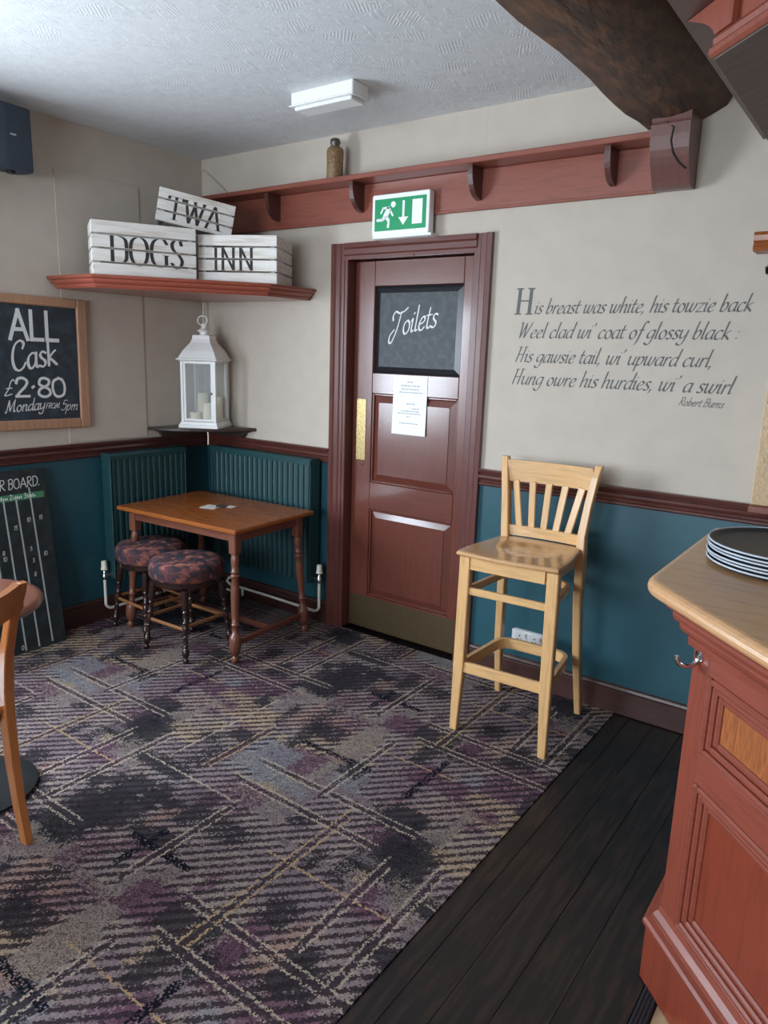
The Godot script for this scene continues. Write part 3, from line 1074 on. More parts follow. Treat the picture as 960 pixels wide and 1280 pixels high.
	part(e, "green_panel", boxes([[0.013, 0.309, 0.034, 0.178, 0.038, 0.0412]], 0.0005), M.sign_green)
	var pic := MB.new()
	pic.xf = Transform3D(Basis.IDENTITY, Vector3(0.0, 0.0, 0.0))
	var zf := 0.0412
	var zg := 0.0422
	pic.prism(rect(0.232, 0.288, 0.055, 0.163), zf, zg)
	pic.prism(rect(0.176, 0.188, 0.085, 0.163), zf, zg)
	pic.prism(P2([[0.154, 0.09], [0.210, 0.09], [0.182, 0.054]]), zf, zg)
	part(e, "arrow_and_doorway", pic, M.sign_white)
	var fg := MB.new()
	var head := PackedVector2Array()
	for k in 12:
		head.append(Vector2(0.122, 0.150) + Vector2(cos(TAU * k / 12), sin(TAU * k / 12)) * 0.014)
	fg.prism(head, zf, zg)
	for s in [[[0.100, 0.136], [0.074, 0.094], 0.026], [[0.100, 0.138], [0.062, 0.136], 0.010], [[0.064, 0.138], [0.050, 0.112], 0.009], [[0.104, 0.126], [0.122, 0.098], 0.009], [[0.076, 0.098], [0.060, 0.084], 0.015], [[0.064, 0.084], [0.026, 0.084], 0.012], [[0.078, 0.100], [0.098, 0.078], 0.016], [[0.098, 0.082], [0.094, 0.046], 0.012]]:
		var a := Vector2(s[0][0], s[0][1])
		var c := Vector2(s[1][0], s[1][1])
		var q: Vector2 = (c - a).normalized().orthogonal() * s[2] * 0.5
		fg.prism(PackedVector2Array([a + q, c + q, c - q, a - q]), zf, zg)
	part(e, "running_figure", fg, M.sign_white)

# ---------------------------------------------------------------- plate rack, corbel, beam
func build_rack() -> void:
	var r := thing("plate_rack", "long red-brown wall shelf with small brackets below the ceiling", "shelf", Vector3.ZERO)
	part(r, "backboard", boxes([[0.002, 2.645, 2.172, 2.343, 0.0, 0.018]], 0.003), M.rack)
	part(r, "shelf_board", boxes([[0.002, 2.645, 2.343, 2.366, 0.0, 0.135]], 0.003), M.rack)
	part(r, "lip", boxes([[0.002, 2.645, 2.172, 2.182, 0.018, 0.024]], 0.002), M.rack)
	var bp := PackedVector2Array()
	bp.append_array(P2([[0.018, 2.342], [0.115, 2.342], [0.115, 2.325]]))
	for k in 8:
		var a := PI / 2 * (k + 1) / 8.0
		bp.append(Vector2(0.034 + 0.08 * cos(a), 2.325 - 0.11 * sin(a)))
	bp.append(Vector2(0.018, 2.212))
	for x in [0.64, 1.21, 1.87, 2.475]:
		var b := MB.new()
		b.xf = Transform3D(Basis(Vector3(0, 0, 1), Vector3(0, 1, 0), Vector3(-1, 0, 0)), Vector3(x, 0, 0))
		b.prism(bp, -0.012, 0.012)
		part(r, "bracket", b, M.rack_dark, "dark curved bracket")
	# corbel
	var c := thing("corbel", "scrolled dark wood corbel under the rough ceiling beam", "corbel", Vector3.ZERO)
	var cp := P2([[0, 2.175], [0.05, 2.172], [0.075, 2.178], [0.082, 2.19]])
	for k in 7:
		var t := k / 6.0
		cp.append(Vector2(0.088 + 0.065 * sin(t * PI / 2), 2.2 + 0.14 * t))
	cp.append_array(P2([[0.155, 2.378], [0.145, 2.384], [0.15, 2.39], [0.15, 2.42], [0, 2.42]]))
	var b := MB.new()
	b.xf = Transform3D(Basis(Vector3(0, 0, 1), Vector3(0, 1, 0), Vector3(-1, 0, 0)), Vector3.ZERO)
	b.prism(cp, -2.785, -2.646)
	part(c, "scroll", b, M.corbel)
	b = MB.new()
	var crack := [Vector3(2.70, 2.384, 0.146), Vector3(2.728, 2.362, 0.154), Vector3(2.722, 2.32, 0.151), Vector3(2.73, 2.28, 0.139), Vector3(2.748, 2.25, 0.123), Vector3(2.772, 2.228, 0.109)]
	b.tube(crack, 0.004, 6)
	part(c, "split", b, M.wick, "dark crack in the wood")
	# beam, rough hewn
	var m := MB.new()
	var prof := P2([[2.56, 2.62], [2.556, 2.52], [2.562, 2.44], [2.585, 2.405], [2.64, 2.398], [2.70, 2.394], [2.76, 2.40], [2.81, 2.42], [2.865, 2.452], [2.90, 2.51], [2.91, 2.62]])
	var nz := noise(1.6, 71, FastNoiseLite.TYPE_SIMPLEX_SMOOTH, 3)
	var rings := []
	var norms := []
	var nzs := 48
	var cx := Vector2(2.73, 2.55)
	for i in nzs + 1:
		var z := RZ * i / nzs
		var ring := []
		for p in prof:
			var k := 1.0 + 0.07 * nz.get_noise_3d(p.x * 2.0, p.y * 2.0, z * 1.2) + 0.035 * nz.get_noise_3d(p.x * 9.0, p.y * 9.0, z * 7.0)
			var q: Vector2 = cx + (p - cx) * k
			ring.append(Vector3(q.x, minf(q.y, 2.62), z + 0.001))
		rings.append(ring)
	for i in nzs:
		for k in prof.size() - 1:
			var mid: Vector3 = (rings[i][k] + rings[i + 1][k + 1]) * 0.5
			var out := Vector3(mid.x - cx.x, mid.y - cx.y, 0)
			var na := Vector3(prof[k].x - cx.x, (prof[k].y - cx.y) * 1.6, 0).normalized()
			var nb := Vector3(prof[k + 1].x - cx.x, (prof[k + 1].y - cx.y) * 1.6, 0).normalized()
			m.t3(rings[i][k], rings[i][k + 1], rings[i + 1][k + 1], na, nb, nb)
			m.t3(rings[i][k], rings[i + 1][k + 1], rings[i + 1][k], na, nb, na)
	for e in [0, nzs]:
		for k in range(1, prof.size() - 1):
			m.tri(rings[e][0], rings[e][k], rings[e][k + 1], Vector3(0, 0, -1 if e == 0 else 1))
	single("ceiling_beam", m, M.beam, "rough dark timber ceiling beam ending on the corbel", "beam")
	# stoneware bottle on the rack
	var o := thing("stone_bottle", "old brown stoneware bottle standing on the plate rack", "bottle", Vector3(1.085, 2.366, 0.085))
	b = MB.new()
	b.lathe([Vector2(0, 0), Vector2(0.038, 0), Vector2(0.041, 0.005), Vector2(0.041, 0.085), Vector2(0.0425, 0.125), Vector2(0.039, 0.14), Vector2(0.026, 0.152), Vector2(0.0, 0.153)], 22)
	part(o, "body", b, M.bottle)
	b = MB.new()
	b.lathe([Vector2(0, 0.15), Vector2(0.02, 0.15), Vector2(0.021, 0.16), Vector2(0.025, 0.165), Vector2(0.025, 0.18), Vector2(0.018, 0.187), Vector2(0, 0.188)], 18)
	part(o, "stopper", b, M.bottle_cap)

# ---------------------------------------------------------------- bar
func build_bar() -> void:
	var face := Transform3D(Basis(Vector3.UP, -PI / 4), Vector3(3.27, 0, 1.385))   # local x runs right along the face, z points out
	var bc := thing("bar_counter", "red-brown panelled bar counter with angled front", "bar counter", Vector3(3.27, 0, 1.385), -PI / 4)
	var inv := face.affine_inverse()
	var plan := []
	for p in [[3.2545, 0.84], [3.2545, 1.3694], [4.05, 2.165], [4.9, 2.165], [4.9, 0.84]]:
		var q: Vector3 = inv * Vector3(p[0], 0, p[1])
		plan.append([q.x, q.z])
	var body := P2(plan)
	var b := MB.new()
	b.skin(body, [Vector2(0.03, 0.0), Vector2(0.03, 1.012)])
	part(bc, "carcass", b, M.bar_red)
	# frame members on the front face, 45 degrees to the walls
	part(bc, "stile", boxes([[-0.022, 0.042, 0.15, 0.965, -0.034, 0.0]], 0.004), M.bar_red)
	part(bc, "stile", boxes([[0.66, 0.74, 0.15, 0.965, -0.034, 0.0]], 0.004), M.bar_red)
	for y in [[0.15, 0.222], [0.596, 0.672], [0.858, 0.965]]:
		part(bc, "rail", boxes([[0.042, 0.66, y[0], y[1], -0.034, 0.0]], 0.003), M.bar_red_h)
	for q in [[0.672, 0.858, M.bar_oak, "small upper panel of oak grain"], [0.222, 0.596, M.bar_panel, ""]]:
		b = MB.new()
		b.bx(0.05, 0.65, q[0] + 0.01, q[1] - 0.01, -0.034, -0.016, 0.001)
		part(bc, "panel", b, q[2], q[3])
		b = MB.new()
		for k in 3:
			var i0 := 0.016 * k
			var i1 := 0.016 * (k + 1)
			var z := 0.004 - 0.006 * k
			b.bx(0.042 + i0, 0.042 + i1, q[0] + i0, q[1] - i0, -0.03, z, 0.005)
			b.bx(0.66 - i1, 0.66 - i0, q[0] + i0, q[1] - i0, -0.03, z, 0.005)
			b.bx(0.042 + i1, 0.66 - i1, q[0] + i0, q[0] + i1, -0.03, z, 0.005)
			b.bx(0.042 + i1, 0.66 - i1, q[1] - i1, q[1] - i0, -0.03, z, 0.005)
		part(bc, "panel_moulding", b, M.bar_red_h)
	# cornice under the worktop and plinth
	b = MB.new()
	b.skin(body, [Vector2(0.02, 0.905), Vector2(-0.012, 0.905), Vector2(-0.014, 0.925), Vector2(-0.03, 0.938), Vector2(-0.034, 0.948), Vector2(-0.034, 0.956), Vector2(-0.046, 0.962), Vector2(-0.05, 0.972), Vector2(-0.05, 0.982), Vector2(-0.062, 0.988), Vector2(-0.068, 0.998), Vector2(-0.068, 1.012), Vector2(0.03, 1.012)])
	part(bc, "cornice", b, M.bar_red_h)
	b = MB.new()
	b.skin(body, [Vector2(0.02, 0.0), Vector2(-0.026, 0.0), Vector2(-0.026, 0.15), Vector2(0.02, 0.15)])
	part(bc, "plinth", b, M.bar_panel)
	b = MB.new()
	b.skin(body, [Vector2(0.02, 0.15), Vector2(-0.028, 0.15), Vector2(-0.034, 0.156), Vector2(-0.034, 0.166), Vector2(-0.028, 0.172), Vector2(-0.016, 0.176), Vector2(-0.014, 0.188), Vector2(-0.004, 0.2), Vector2(0.0, 0.214), Vector2(0.02, 0.214)])
	part(bc, "plinth_moulding", b, M.bar_red_h)
	# chrome bag hook
	b = MB.new()
	b.lathe([Vector2(0, 0), Vector2(0.014, 0), Vector2(0.014, 0.003), Vector2(0.006, 0.005), Vector2(0, 0.005)], 14, Vector3(0.004, 0.888, 0.0), Basis(Vector3.RIGHT, PI / 2))
	var hp := []
	for k in 12:
		var a := -PI * 0.1 + PI * 1.15 * k / 11.0
		hp.append(Vector3(0.004 - 0.004 * k / 11.0, 0.886 - 0.022 * sin(a), 0.028 - 0.026 * cos(a)))
	b.tube(hp, 0.0055, 8)
	part(bc, "bag_hook", b, M.chrome, "chrome bag hook")
	# worktop
	var wt := rounded(P2([[3.138, 0.705], [3.138, 1.409], [4.02, 2.29], [4.95, 2.29], [4.95, 0.705]]), [0.03, 0.05, 0, 0, 0], 6)
	b = MB.new()
	var pr := []
	for k in 9:
		var a := -PI / 2 + PI * k / 8.0
		pr.append(Vector2(0.019 - 0.019 * cos(a), 1.031 + 0.019 * sin(a)))
	b.skin(wt, pr, true)
	single("bar_worktop", b, M.worktop, "honey-coloured wooden worktop with rounded edge on the bar", "worktop")
	# stack of round trays
	for i in 6:
		var t := thing("round_tray", "black round bar tray, %s of the stack on the worktop" % ["lowest", "second from bottom", "third from bottom", "third from top", "second from top", "topmost"][i], "tray", Vector3(3.39 + 0.002 * sin(i * 2.4), 1.05 + 0.0088 * i, 1.075 + 0.002 * cos(i * 3.1)), 0.0, "round trays stacked on the bar")
		b = MB.new()
		b.lathe([Vector2(0, 0.001), Vector2(0.165, 0.001), Vector2(0.178, 0.004), Vector2(0.187, 0.0125), Vector2(0.183, 0.0125), Vector2(0.175, 0.0065), Vector2(0.163, 0.004), Vector2(0, 0.004)], 40)
		part(t, "dish", b, M.tray)
		b = MB.new()
		var rp := []
		for k in 40:
			rp.append(Vector3(cos(TAU * k / 40) * 0.187, 0.0125, sin(TAU * k / 40) * 0.187))
		b.tube(rp, 0.0026, 6, true)
		part(t, "rim", b, M.tray_rim, "pale grey rim")

func build_gantry() -> void:
	var g := thing("bar_gantry", "overhead red-brown wooden canopy above the bar", "canopy", Vector3(3.155, 2.12, 1.40), -PI / 4)
	var face := Transform3D(Basis(Vector3.UP, -PI / 4), Vector3(3.155, 2.12, 1.40))
	var inv := face.affine_inverse()
	var plan := []
	for p in [[3.155, 0.35], [3.155, 1.40], [3.95, 2.195], [5.2, 2.195], [5.2, 0.35]]:
		var q: Vector3 = inv * Vector3(p[0], 2.12, p[1])
		plan.append([q.x, q.z])
	var body := P2(plan)
	var b := MB.new()
	b.skin(body, [Vector2(0.003, 0.0), Vector2(0, 0.003), Vector2(0, 0.012)])
	part(g, "soffit_board", b, M.soffit, "grey-brown soffit board")
	b = MB.new()
	b.xf = Transform3D(Basis(Vector3(0, 0, 1), Vector3(0, 1, 0), Vector3(-1, 0, 0)), Vector3.ZERO)
	b.prism(P2([[-0.03, 0.002], [0.004, 0.002], [0.010, 0.008], [0.010, 0.018], [0.002, 0.026], [0.004, 0.036], [-0.004, 0.046], [-0.03, 0.048]]), -1.1, 0.0)
	part(g, "moulding", b, M.gantry)
	part(g, "stile", boxes([[0.052, 0.155, 0.048, 0.45, -0.04, -0.012]], 0.004), M.gantry)
	part(g, "rail", boxes([[0.155, 1.1, 0.048, 0.08, -0.04, -0.012]], 0.004), M.gantry)
	part(g, "panel", boxes([[0.15, 1.1, 0.075, 0.45, -0.04, -0.02]], 0.002), M.gantry)
	b = MB.new()
	var cp := P2([[0.054, 0.046], [-0.002, 0.046]])
	for k in 8:
		var t := k / 7.0
		cp.append(Vector2(-0.003 - 0.105 * pow(t, 1.5), 0.048 + 0.062 * t))
	cp.append(Vector2(0.054, 0.11))
	b.prism(cp, -0.03, 0.002)
	part(g, "cheek", b, M.gantry, "curved end cheek")
	# dark upper box that carries the canopy to the ceiling
	b = MB.new()
	b.skin(P2(plan), [Vector2(0.06, 0.01), Vector2(0.06, 0.11), Vector2(0.047, 0.11), Vector2(0.047, 0.478)])
	part(g, "upper_box", b, M.gantry_dark)
	var side := []
	for p in [[3.065, 0.35], [3.065, 1.56], [3.13, 1.56], [3.192, 1.438], [3.24, 1.438], [3.24, 0.35]]:
		var q: Vector3 = inv * Vector3(p[0], 2.12, p[1])
		side.append([q.x, q.z])
	b = MB.new()
	b.skin(P2(side), [Vector2(0.002, 0.111), Vector2(0, 0.113), Vector2(0, 0.2), Vector2(0.006, 0.21), Vector2(0.006, 0.478)])
	part(g, "side_box", b, M.gantry_dark)
	b = MB.new()
	b.lathe([Vector2(0, 0), Vector2(0.012, 0), Vector2(0.014, 0.006), Vector2(0.007, 0.012), Vector2(0.007, 0.018), Vector2(0.013, 0.026), Vector2(0.009, 0.034), Vector2(0, 0.036)], 12, Vector3(0.225, 0.145, -0.02), Basis(Vector3.RIGHT, PI / 2))
	part(g, "brass_stud", b, M.brass)

# ---------------------------------------------------------------- radiators
func radiator(label: String, xf: Transform3D, width: float, valve_right: bool) -> void:
	var r := thing("panel_radiator", label, "radiator", xf.origin, xf.basis.get_euler().y)
	var y0 := 0.25
	var y1 := 0.955
	# corrugated front: flutes of 40 mm pitch
	var b := MB.new()
	var n := int(round(width / 0.04))
	var pitch := width / n
	var poly := P2([[0.0, 0.03]])
	for i in n:
		var x := i * pitch
		poly.append_array(P2([[x + pitch * 0.02, 0.088], [x + pitch * 0.22, 0.092], [x + pitch * 0.3, 0.1], [x + pitch * 0.72, 0.1], [x + pitch * 0.8, 0.092], [x + pitch * 0.98, 0.088]]))
	poly.append(Vector2(width, 0.03))
	b.skin(poly, [Vector2(0, y0), Vector2(0, y1 - 0.03)])
	part(r, "fluted_panel", b, M.radiator)
	b = MB.new()
	b.xf = Transform3D(Basis(Vector3(0, 0, 1), Vector3(0, 1, 0), Vector3(-1, 0, 0)), Vector3.ZERO)
	b.prism(P2([[0.022, y1 - 0.034], [0.106, y1 - 0.034], [0.108, y1 - 0.012], [0.1, y1], [0.03, y1], [0.022, y1 - 0.01]]), -width - 0.004, 0.004)
	part(r, "top_cover", b, M.radiator)
	for x in [0.0, width]:
		part(r, "end_cap", boxes([[x - 0.004, x + 0.004, y0, y1 - 0.034, 0.024, 0.103]], 0.003), M.radiator)
	# valve and tail pipe
	var vx := width + 0.045 if valve_right else -0.045
	var s := 1.0 if valve_right else -1.0
	b = MB.new()
	b.lathe([Vector2(0, 0.0), Vector2(0.0075, 0.0), Vector2(0.0075, 0.025), Vector2(0.014, 0.028), Vector2(0.014, 0.05), Vector2(0.009, 0.055), Vector2(0.009, 0.075), Vector2(0, 0.075)], 14, Vector3(vx, 0.235, 0.065))
	b.tube([Vector3(vx, 0.272, 0.065), Vector3(vx - s * 0.05, 0.272, 0.065)], 0.011, 10)
	part(r, "valve_body", b, M.chrome)
	b = MB.new()
	b.lathe([Vector2(0, 0.0), Vector2(0.019, 0.0), Vector2(0.019, 0.008), Vector2(0.0165, 0.012), Vector2(0.0145, 0.044), Vector2(0.012, 0.05), Vector2(0, 0.05)], 16, Vector3(vx, 0.31, 0.065))
	part(r, "valve_cap", b, M.cream_plastic, "cream valve cap")
	var path := [Vector3(vx, 0.25, 0.065), Vector3(vx, 0.12, 0.065)]
	for k in 5:
		var a := PI / 2 * (k + 1) / 5.0
		path.append(Vector3(vx - s * 0.045 * (1 - cos(a)), 0.12 - 0.045 * sin(a), 0.06))
	path.append_array([Vector3(vx - s * 0.4, 0.078, 0.05), Vector3(vx - s * (width - 0.05), 0.08, 0.05)])
	b = MB.new()
	b.tube(path, 0.0085, 10)
	if valve_right:
		b.tube([Vector3(vx - width + 0.05, 0.08, 0.05), Vector3(vx - width + 0.02, 0.095, 0.05), Vector3(vx - width + 0.015, 0.11, 0.03), Vector3(vx - width + 0.05, 0.118, 0.03)], 0.0085, 8)
		b.tube([Vector3(vx - width + 0.16, 0.08, 0.05), Vector3(vx - width + 0.16, 0.03, 0.05)], 0.0085, 8)
		b.tube([Vector3(vx - width + 0.02, 0.04, 0.05), Vector3(vx - width + 0.11, 0.036, 0.05)], 0.0085, 8)
	part(r, "pipe", b, M.pipe, "white painted pipe")

func build_radiators() -> void:
	radiator("dark teal fluted radiator on the back wall beside the door frame", Transform3D(Basis.IDENTITY, Vector3(0.155, 0, 0.0)), 0.80, true)
	radiator("dark teal fluted radiator on the left wall beside the score board", Transform3D(Basis(Vector3.UP, PI / 2), Vector3(0.0, 0, 0.762)), 0.505, false)

# ---------------------------------------------------------------- corner shelves, crates, lantern
func crate(label: String, text: String, a: Vector3, front: Vector3, depth_dir: Vector3, w: float, h: float, d: float, slats: int, em: float, tx: float, tw: float, ty: float) -> Node3D:
	var o := thing("wooden_crate", label, "crate", a, 0.0, "whitewashed lettered crates on the corner shelf")
	var x := front.normalized()
	var zb := -depth_dir.normalized()
	var y := zb.cross(x).normalized()
	o.basis = Basis(x, y, zb)
	var gap := 0.008
	var sh := (h - gap * (slats - 1)) / slats
	var total := 0.0
	for ch in text:
		total += GLYPH["\u0001" + ch][0]
	for i in slats:
		var y0 := i * (sh + gap)
		var s := part(o, "front_slat", boxes([[0, w, y0, y0 + sh, -0.012, 0.0]], 0.002), M.crate)
		var lx := tx
		for ch in text:
			var lw: float = GLYPH["\u0001" + ch][0] / total * tw
			var cut := []
			for q in letter_quads(ch, em, lw, 0.0, Vector2(0.12, 0.0), 0.02, "\u0001"):
				var c := PackedVector2Array()
				for p in q:
					c.append(p + Vector2(lx, ty))
				c = clip_y(clip_y(c, y0 + 0.001, true), y0 + sh - 0.001, false)
				if c.size() > 2:
					cut.append(c)
			lx += lw
			# separate strokes of a letter on one slat are parts of their own
			var spans := []
			for c in cut:
				var lo := INF
				var hi := -INF
				for p in c:
					lo = minf(lo, p.x)
					hi = maxf(hi, p.x)
				spans.append([lo, hi, c])
			spans.sort_custom(func(m, n): return m[0] < n[0])
			var run := []
			var reach := -INF
			for k in spans.size() + 1:
				if k == spans.size() or spans[k][0] > reach + 0.0005:
					if run:
						var lb := MB.new()
						add_letters(lb, run, Transform3D.IDENTITY)
						part(s, "stencilled_letter", lb, M.ink, "black serif lettering")
					run = []
				if k < spans.size():
					run.append(spans[k][2])
					reach = maxf(reach, spans[k][1])
		part(o, "back_slat", boxes([[0, w, y0, y0 + sh, -d, -d + 0.012]], 0.002), M.crate)
		for k in [[0.0, 0.012], [w - 0.012, w]]:
			part(o, "end_slat", boxes([[k[0], k[1], y0, y0 + sh, -d + 0.0125, -0.0125]], 0.002), M.crate)
	for k in [[0.013, 0.038], [w - 0.038, w - 0.013]]:
		for z in [[-0.0375, -0.0125], [-d + 0.0125, -d + 0.0375]]:
			part(o, "corner_post", boxes([[k[0], k[1], 0, h, z[0], z[1]]], 0.002), M.crate_in)
	part(o, "base_board", boxes([[0.04, w - 0.04, 0.002, 0.012, -d + 0.04, -0.04]], 0.002), M.crate_in)
	return o

func build_corner_shelves() -> void:
	var top := 1.857
	var s := thing("corner_shelf", "large red-brown moulded corner shelf holding three white crates", "shelf", Vector3(0, top, 0))
	var plan := P2([[0, 0], [0, 1.0], [0.36, 0.985], [0.887, 0.335], [0.9, 0]])
	var b := MB.new()
	b.skin(plan, [Vector2(0.04, -0.06), Vector2(0.032, -0.06), Vector2(0.026, -0.05), Vector2(0.026, -0.042), Vector2(0.016, -0.036), Vector2(0.012, -0.028), Vector2(0.012, -0.02), Vector2(0.002, -0.014), Vector2(0.0, -0.006), Vector2(0.003, 0.0)])
	part(s, "moulded_board", b, M.shelf_red)
	# back edges fill up to the walls
	part(s, "wall_batten", boxes([[0.0, 0.04, -0.058, -0.002, 0.04, 0.95], [0.04, 0.85, -0.058, -0.002, 0.0, 0.04]], 0.002), M.shelf_red)
	# crates
	var fd := Vector3(0.237, 0, -0.423).normalized()
	crate("whitewashed slatted crate lettered DOGS", "DOGS", Vector3(0.335, top, 0.958), fd, Vector3(-fd.z * -1.0, 0, -fd.x), 0.485, 0.248, 0.235, 4, 0.140, 0.075, 0.35, 0.056)
	var fi := Vector3(0.369, 0, -0.193).normalized()
	crate("whitewashed slatted crate lettered INN", "INN", Vector3(0.528, top, 0.486), fi, Vector3(-fi.z * -1.0, 0, -fi.x), 0.412, 0.232, 0.285, 4, 0.118, 0.075, 0.225, 0.062)
	var ft := Vector3(0.236, -0.067, -0.285).normalized()
	var pd := Vector3(ft.z, 0, -ft.x).normalized()
	var tw := crate("whitewashed slatted crate lettered TWA, tilted on top of the others", "TWA", Vector3(0.358, 2.156, 0.612), ft, Vector3(pd.x, 0, pd.z), 0.378, 0.158, 0.22, 3, 0.118, 0.05, 0.275, 0.018)
	tw.set_meta("group", "whitewashed lettered crates on the corner shelf")

	# small dark corner shelf
	var q := thing("small_corner_shelf", "small dark wooden corner shelf on the dado rail under the lantern", "shelf", Vector3(0, 1.076, 0))
	var arc := P2([[0.001, 0.001], [0.001, 0.44]])
	for k in 9:
		var t := (k + 1) / 10.0
		arc.append(Vector2(0.001 + 0.44 * t, 0.44 * (1 - t) + 0.10 * sin(t * PI)))
	arc.append(Vector2(0.441, 0.001))
	b = MB.new()
	b.skin(arc, [Vector2(0.004, -0.02), Vector2(0, -0.016), Vector2(0, -0.004), Vector2(0.003, 0.0)])
	part(q, "board", b, M.shelf_dark)
	for k in 2:
		b = MB.new()
		var pr := P2([[0.001, -0.02], [0.40, -0.02], [0.395, -0.028], [0.37, -0.034], [0.36, -0.05], [0.345, -0.061], [0.001, -0.061]])
		b.xf = Transform3D(Basis.IDENTITY if k == 0 else Basis(Vector3(0, 0, 1), Vector3(0, 1, 0), Vector3(-1, 0, 0)), Vector3.ZERO)
		if k == 0:
			b.prism(pr, 0.001, 0.026)
		else:
			b.prism(pr, -0.0255, -0.001)
		part(q, "bearer", b, M.shelf_dark)
	lantern(Vector3(0.185, 1.076, 0.165), 0.47)
	# white flex in the corner
	b = MB.new()
	b.tube([Vector3(0.05, 1.80, 0.05), Vector3(0.045, 1.72, 0.05), Vector3(0.035, 1.5, 0.04), Vector3(0.035, 1.2, 0.035), Vector3(0.035, 1.1, 0.035)], 0.004, 6)
	single("hanging_flex", b, M.cream_plastic, "thin white flex hanging in the corner behind the lantern", "cable")
	b = MB.new()
	b.tube([Vector3(0.298, 1.0575, 0.248), Vector3(0.302, 1.03, 0.25), Vector3(0.298, 0.985, 0.248)], 0.004, 6)
	single("flex_end", b, M.cream_plastic, "short white flex end poking below the small corner shelf", "cable")

func ring_frame(b: MB, w: float, y0: float, y1: float, z: float, t: float, d: float) -> void:
	b.bx(-w, -w + t, y0, y1, z - d, z, 0.002)
	b.bx(w - t, w, y0, y1, z - d, z, 0.002)
	b.bx(-w + t, w - t, y0, y0 + t, z - d, z, 0.002)
	b.bx(-w + t, w - t, y1 - t, y1, z - d, z, 0.002)

func lantern(at: Vector3, turn: float) -> void:
	var l := thing("candle_lantern", "tall white metal lantern with glass sides on the small corner shelf", "lantern", at, turn)
	var a := 0.118
	var b := MB.new()
	b.skin(rect(-a, a, -a, a), [Vector2(0, 0), Vector2(0, 0.016), Vector2(0.006, 0.02), Vector2(0.008, 0.03), Vector2(0.014, 0.036)])
	part(l, "base", b, M.lantern)
	var w := a - 0.012
	for sx in [-1.0, 1.0]:
		for sz in [-1.0, 1.0]:
			part(l, "corner_post", boxes([[sx * w, sx * (w - 0.016), 0.034, 0.385, sz * w, sz * (w - 0.016)]], 0.002), M.lantern)
	for k in 4:
		b = MB.new()
		b.xf = Transform3D(Basis(Vector3.UP, PI / 2 * k), Vector3.ZERO)
		ring_frame(b, w - 0.0165, 0.038, 0.38, w - 0.003, 0.014 if k == 0 else 0.008, 0.01)
		var fr := part(l, "door" if k == 0 else "side_frame", b, M.lantern)
		b = MB.new()
		b.xf = Transform3D(Basis(Vector3.UP, PI / 2 * k), Vector3.ZERO)
		b.bx(-w + 0.024, w - 0.024, 0.046, 0.372, w - 0.01, w - 0.007, 0.0005)
		part(fr, "glass_pane", b, M.glass)
	b = MB.new()
	b.skin(rect(-a, a, -a, a), [Vector2(0.012, 0.378), Vector2(0.004, 0.382), Vector2(-0.006, 0.388), Vector2(-0.006, 0.392), Vector2(0.004, 0.396), Vector2(0.012, 0.412), Vector2(0.024, 0.436), Vector2(0.042, 0.462), Vector2(0.058, 0.484), Vector2(0.066, 0.505), Vector2(0.068, 0.525), Vector2(0.076, 0.528)])
	part(l, "roof", b, M.lantern)
	b = MB.new()
	b.lathe([Vector2(0, 0.524), Vector2(0.026, 0.524), Vector2(0.026, 0.545), Vector2(0.038, 0.548), Vector2(0.038, 0.553), Vector2(0.022, 0.562), Vector2(0.014, 0.575), Vector2(0.016, 0.582), Vector2(0.012, 0.592), Vector2(0, 0.598)], 18)
	part(l, "chimney_cap", b, M.lantern)
	b = MB.new()
	var rp := []
	for k in 20:
		var g := TAU * k / 20.0
		rp.append(Vector3(-0.008 + 0.034 * cos(g), 0.61 + 0.026 * sin(g) , 0.012 * cos(g)))
	b.tube(rp, 0.004, 6, true)
	part(l, "carrying_ring", b, M.lantern)
	b = MB.new()
	b.lathe([Vector2(0, 0), Vector2(0.006, 0.002), Vector2(0.007, 0.008), Vector2(0, 0.012)], 10, Vector3(w - 0.024, 0.20, w - 0.003), Basis(Vector3.RIGHT, PI / 2))
	part(l, "door_knob", b, M.chrome)
	var bs := Basis(Vector3.UP, turn)
	for c in [[-0.03, 0.16, -0.03, 0.034, "tall cream pillar candle inside the white lantern", 0.036], [0.028, 0.105, 0.025, 0.034, "middle-height cream pillar candle inside the white lantern", 0.036], [0.058, 0.135, -0.052, 0.026, "slim cream pillar candle at the back of the white lantern", 0.036], [-0.045, 0.05, 0.045, 0.036, "short cream pillar candle inside the white lantern", 0.036]]:
		var cn := thing("pillar_candle", c[4], "candle", at + bs * Vector3(c[0], c[5], c[2]), 0.0, "candles in the lantern")
		b = MB.new()
		b.lathe([Vector2(0, 0), Vector2(c[3], 0), Vector2(c[3], c[1] - 0.004), Vector2(c[3] - 0.004, c[1]), Vector2(c[3] - 0.01, c[1] - 0.006), Vector2(0, c[1] - 0.008)], 20)
		part(cn, "wax", b, M.candle)
		b = MB.new()
		b.tube([Vector3(0, c[1] - 0.01, 0), Vector3(0.001, c[1] + 0.006, 0)], 0.0012, 5)
		part(cn, "wick", b, M.wick)

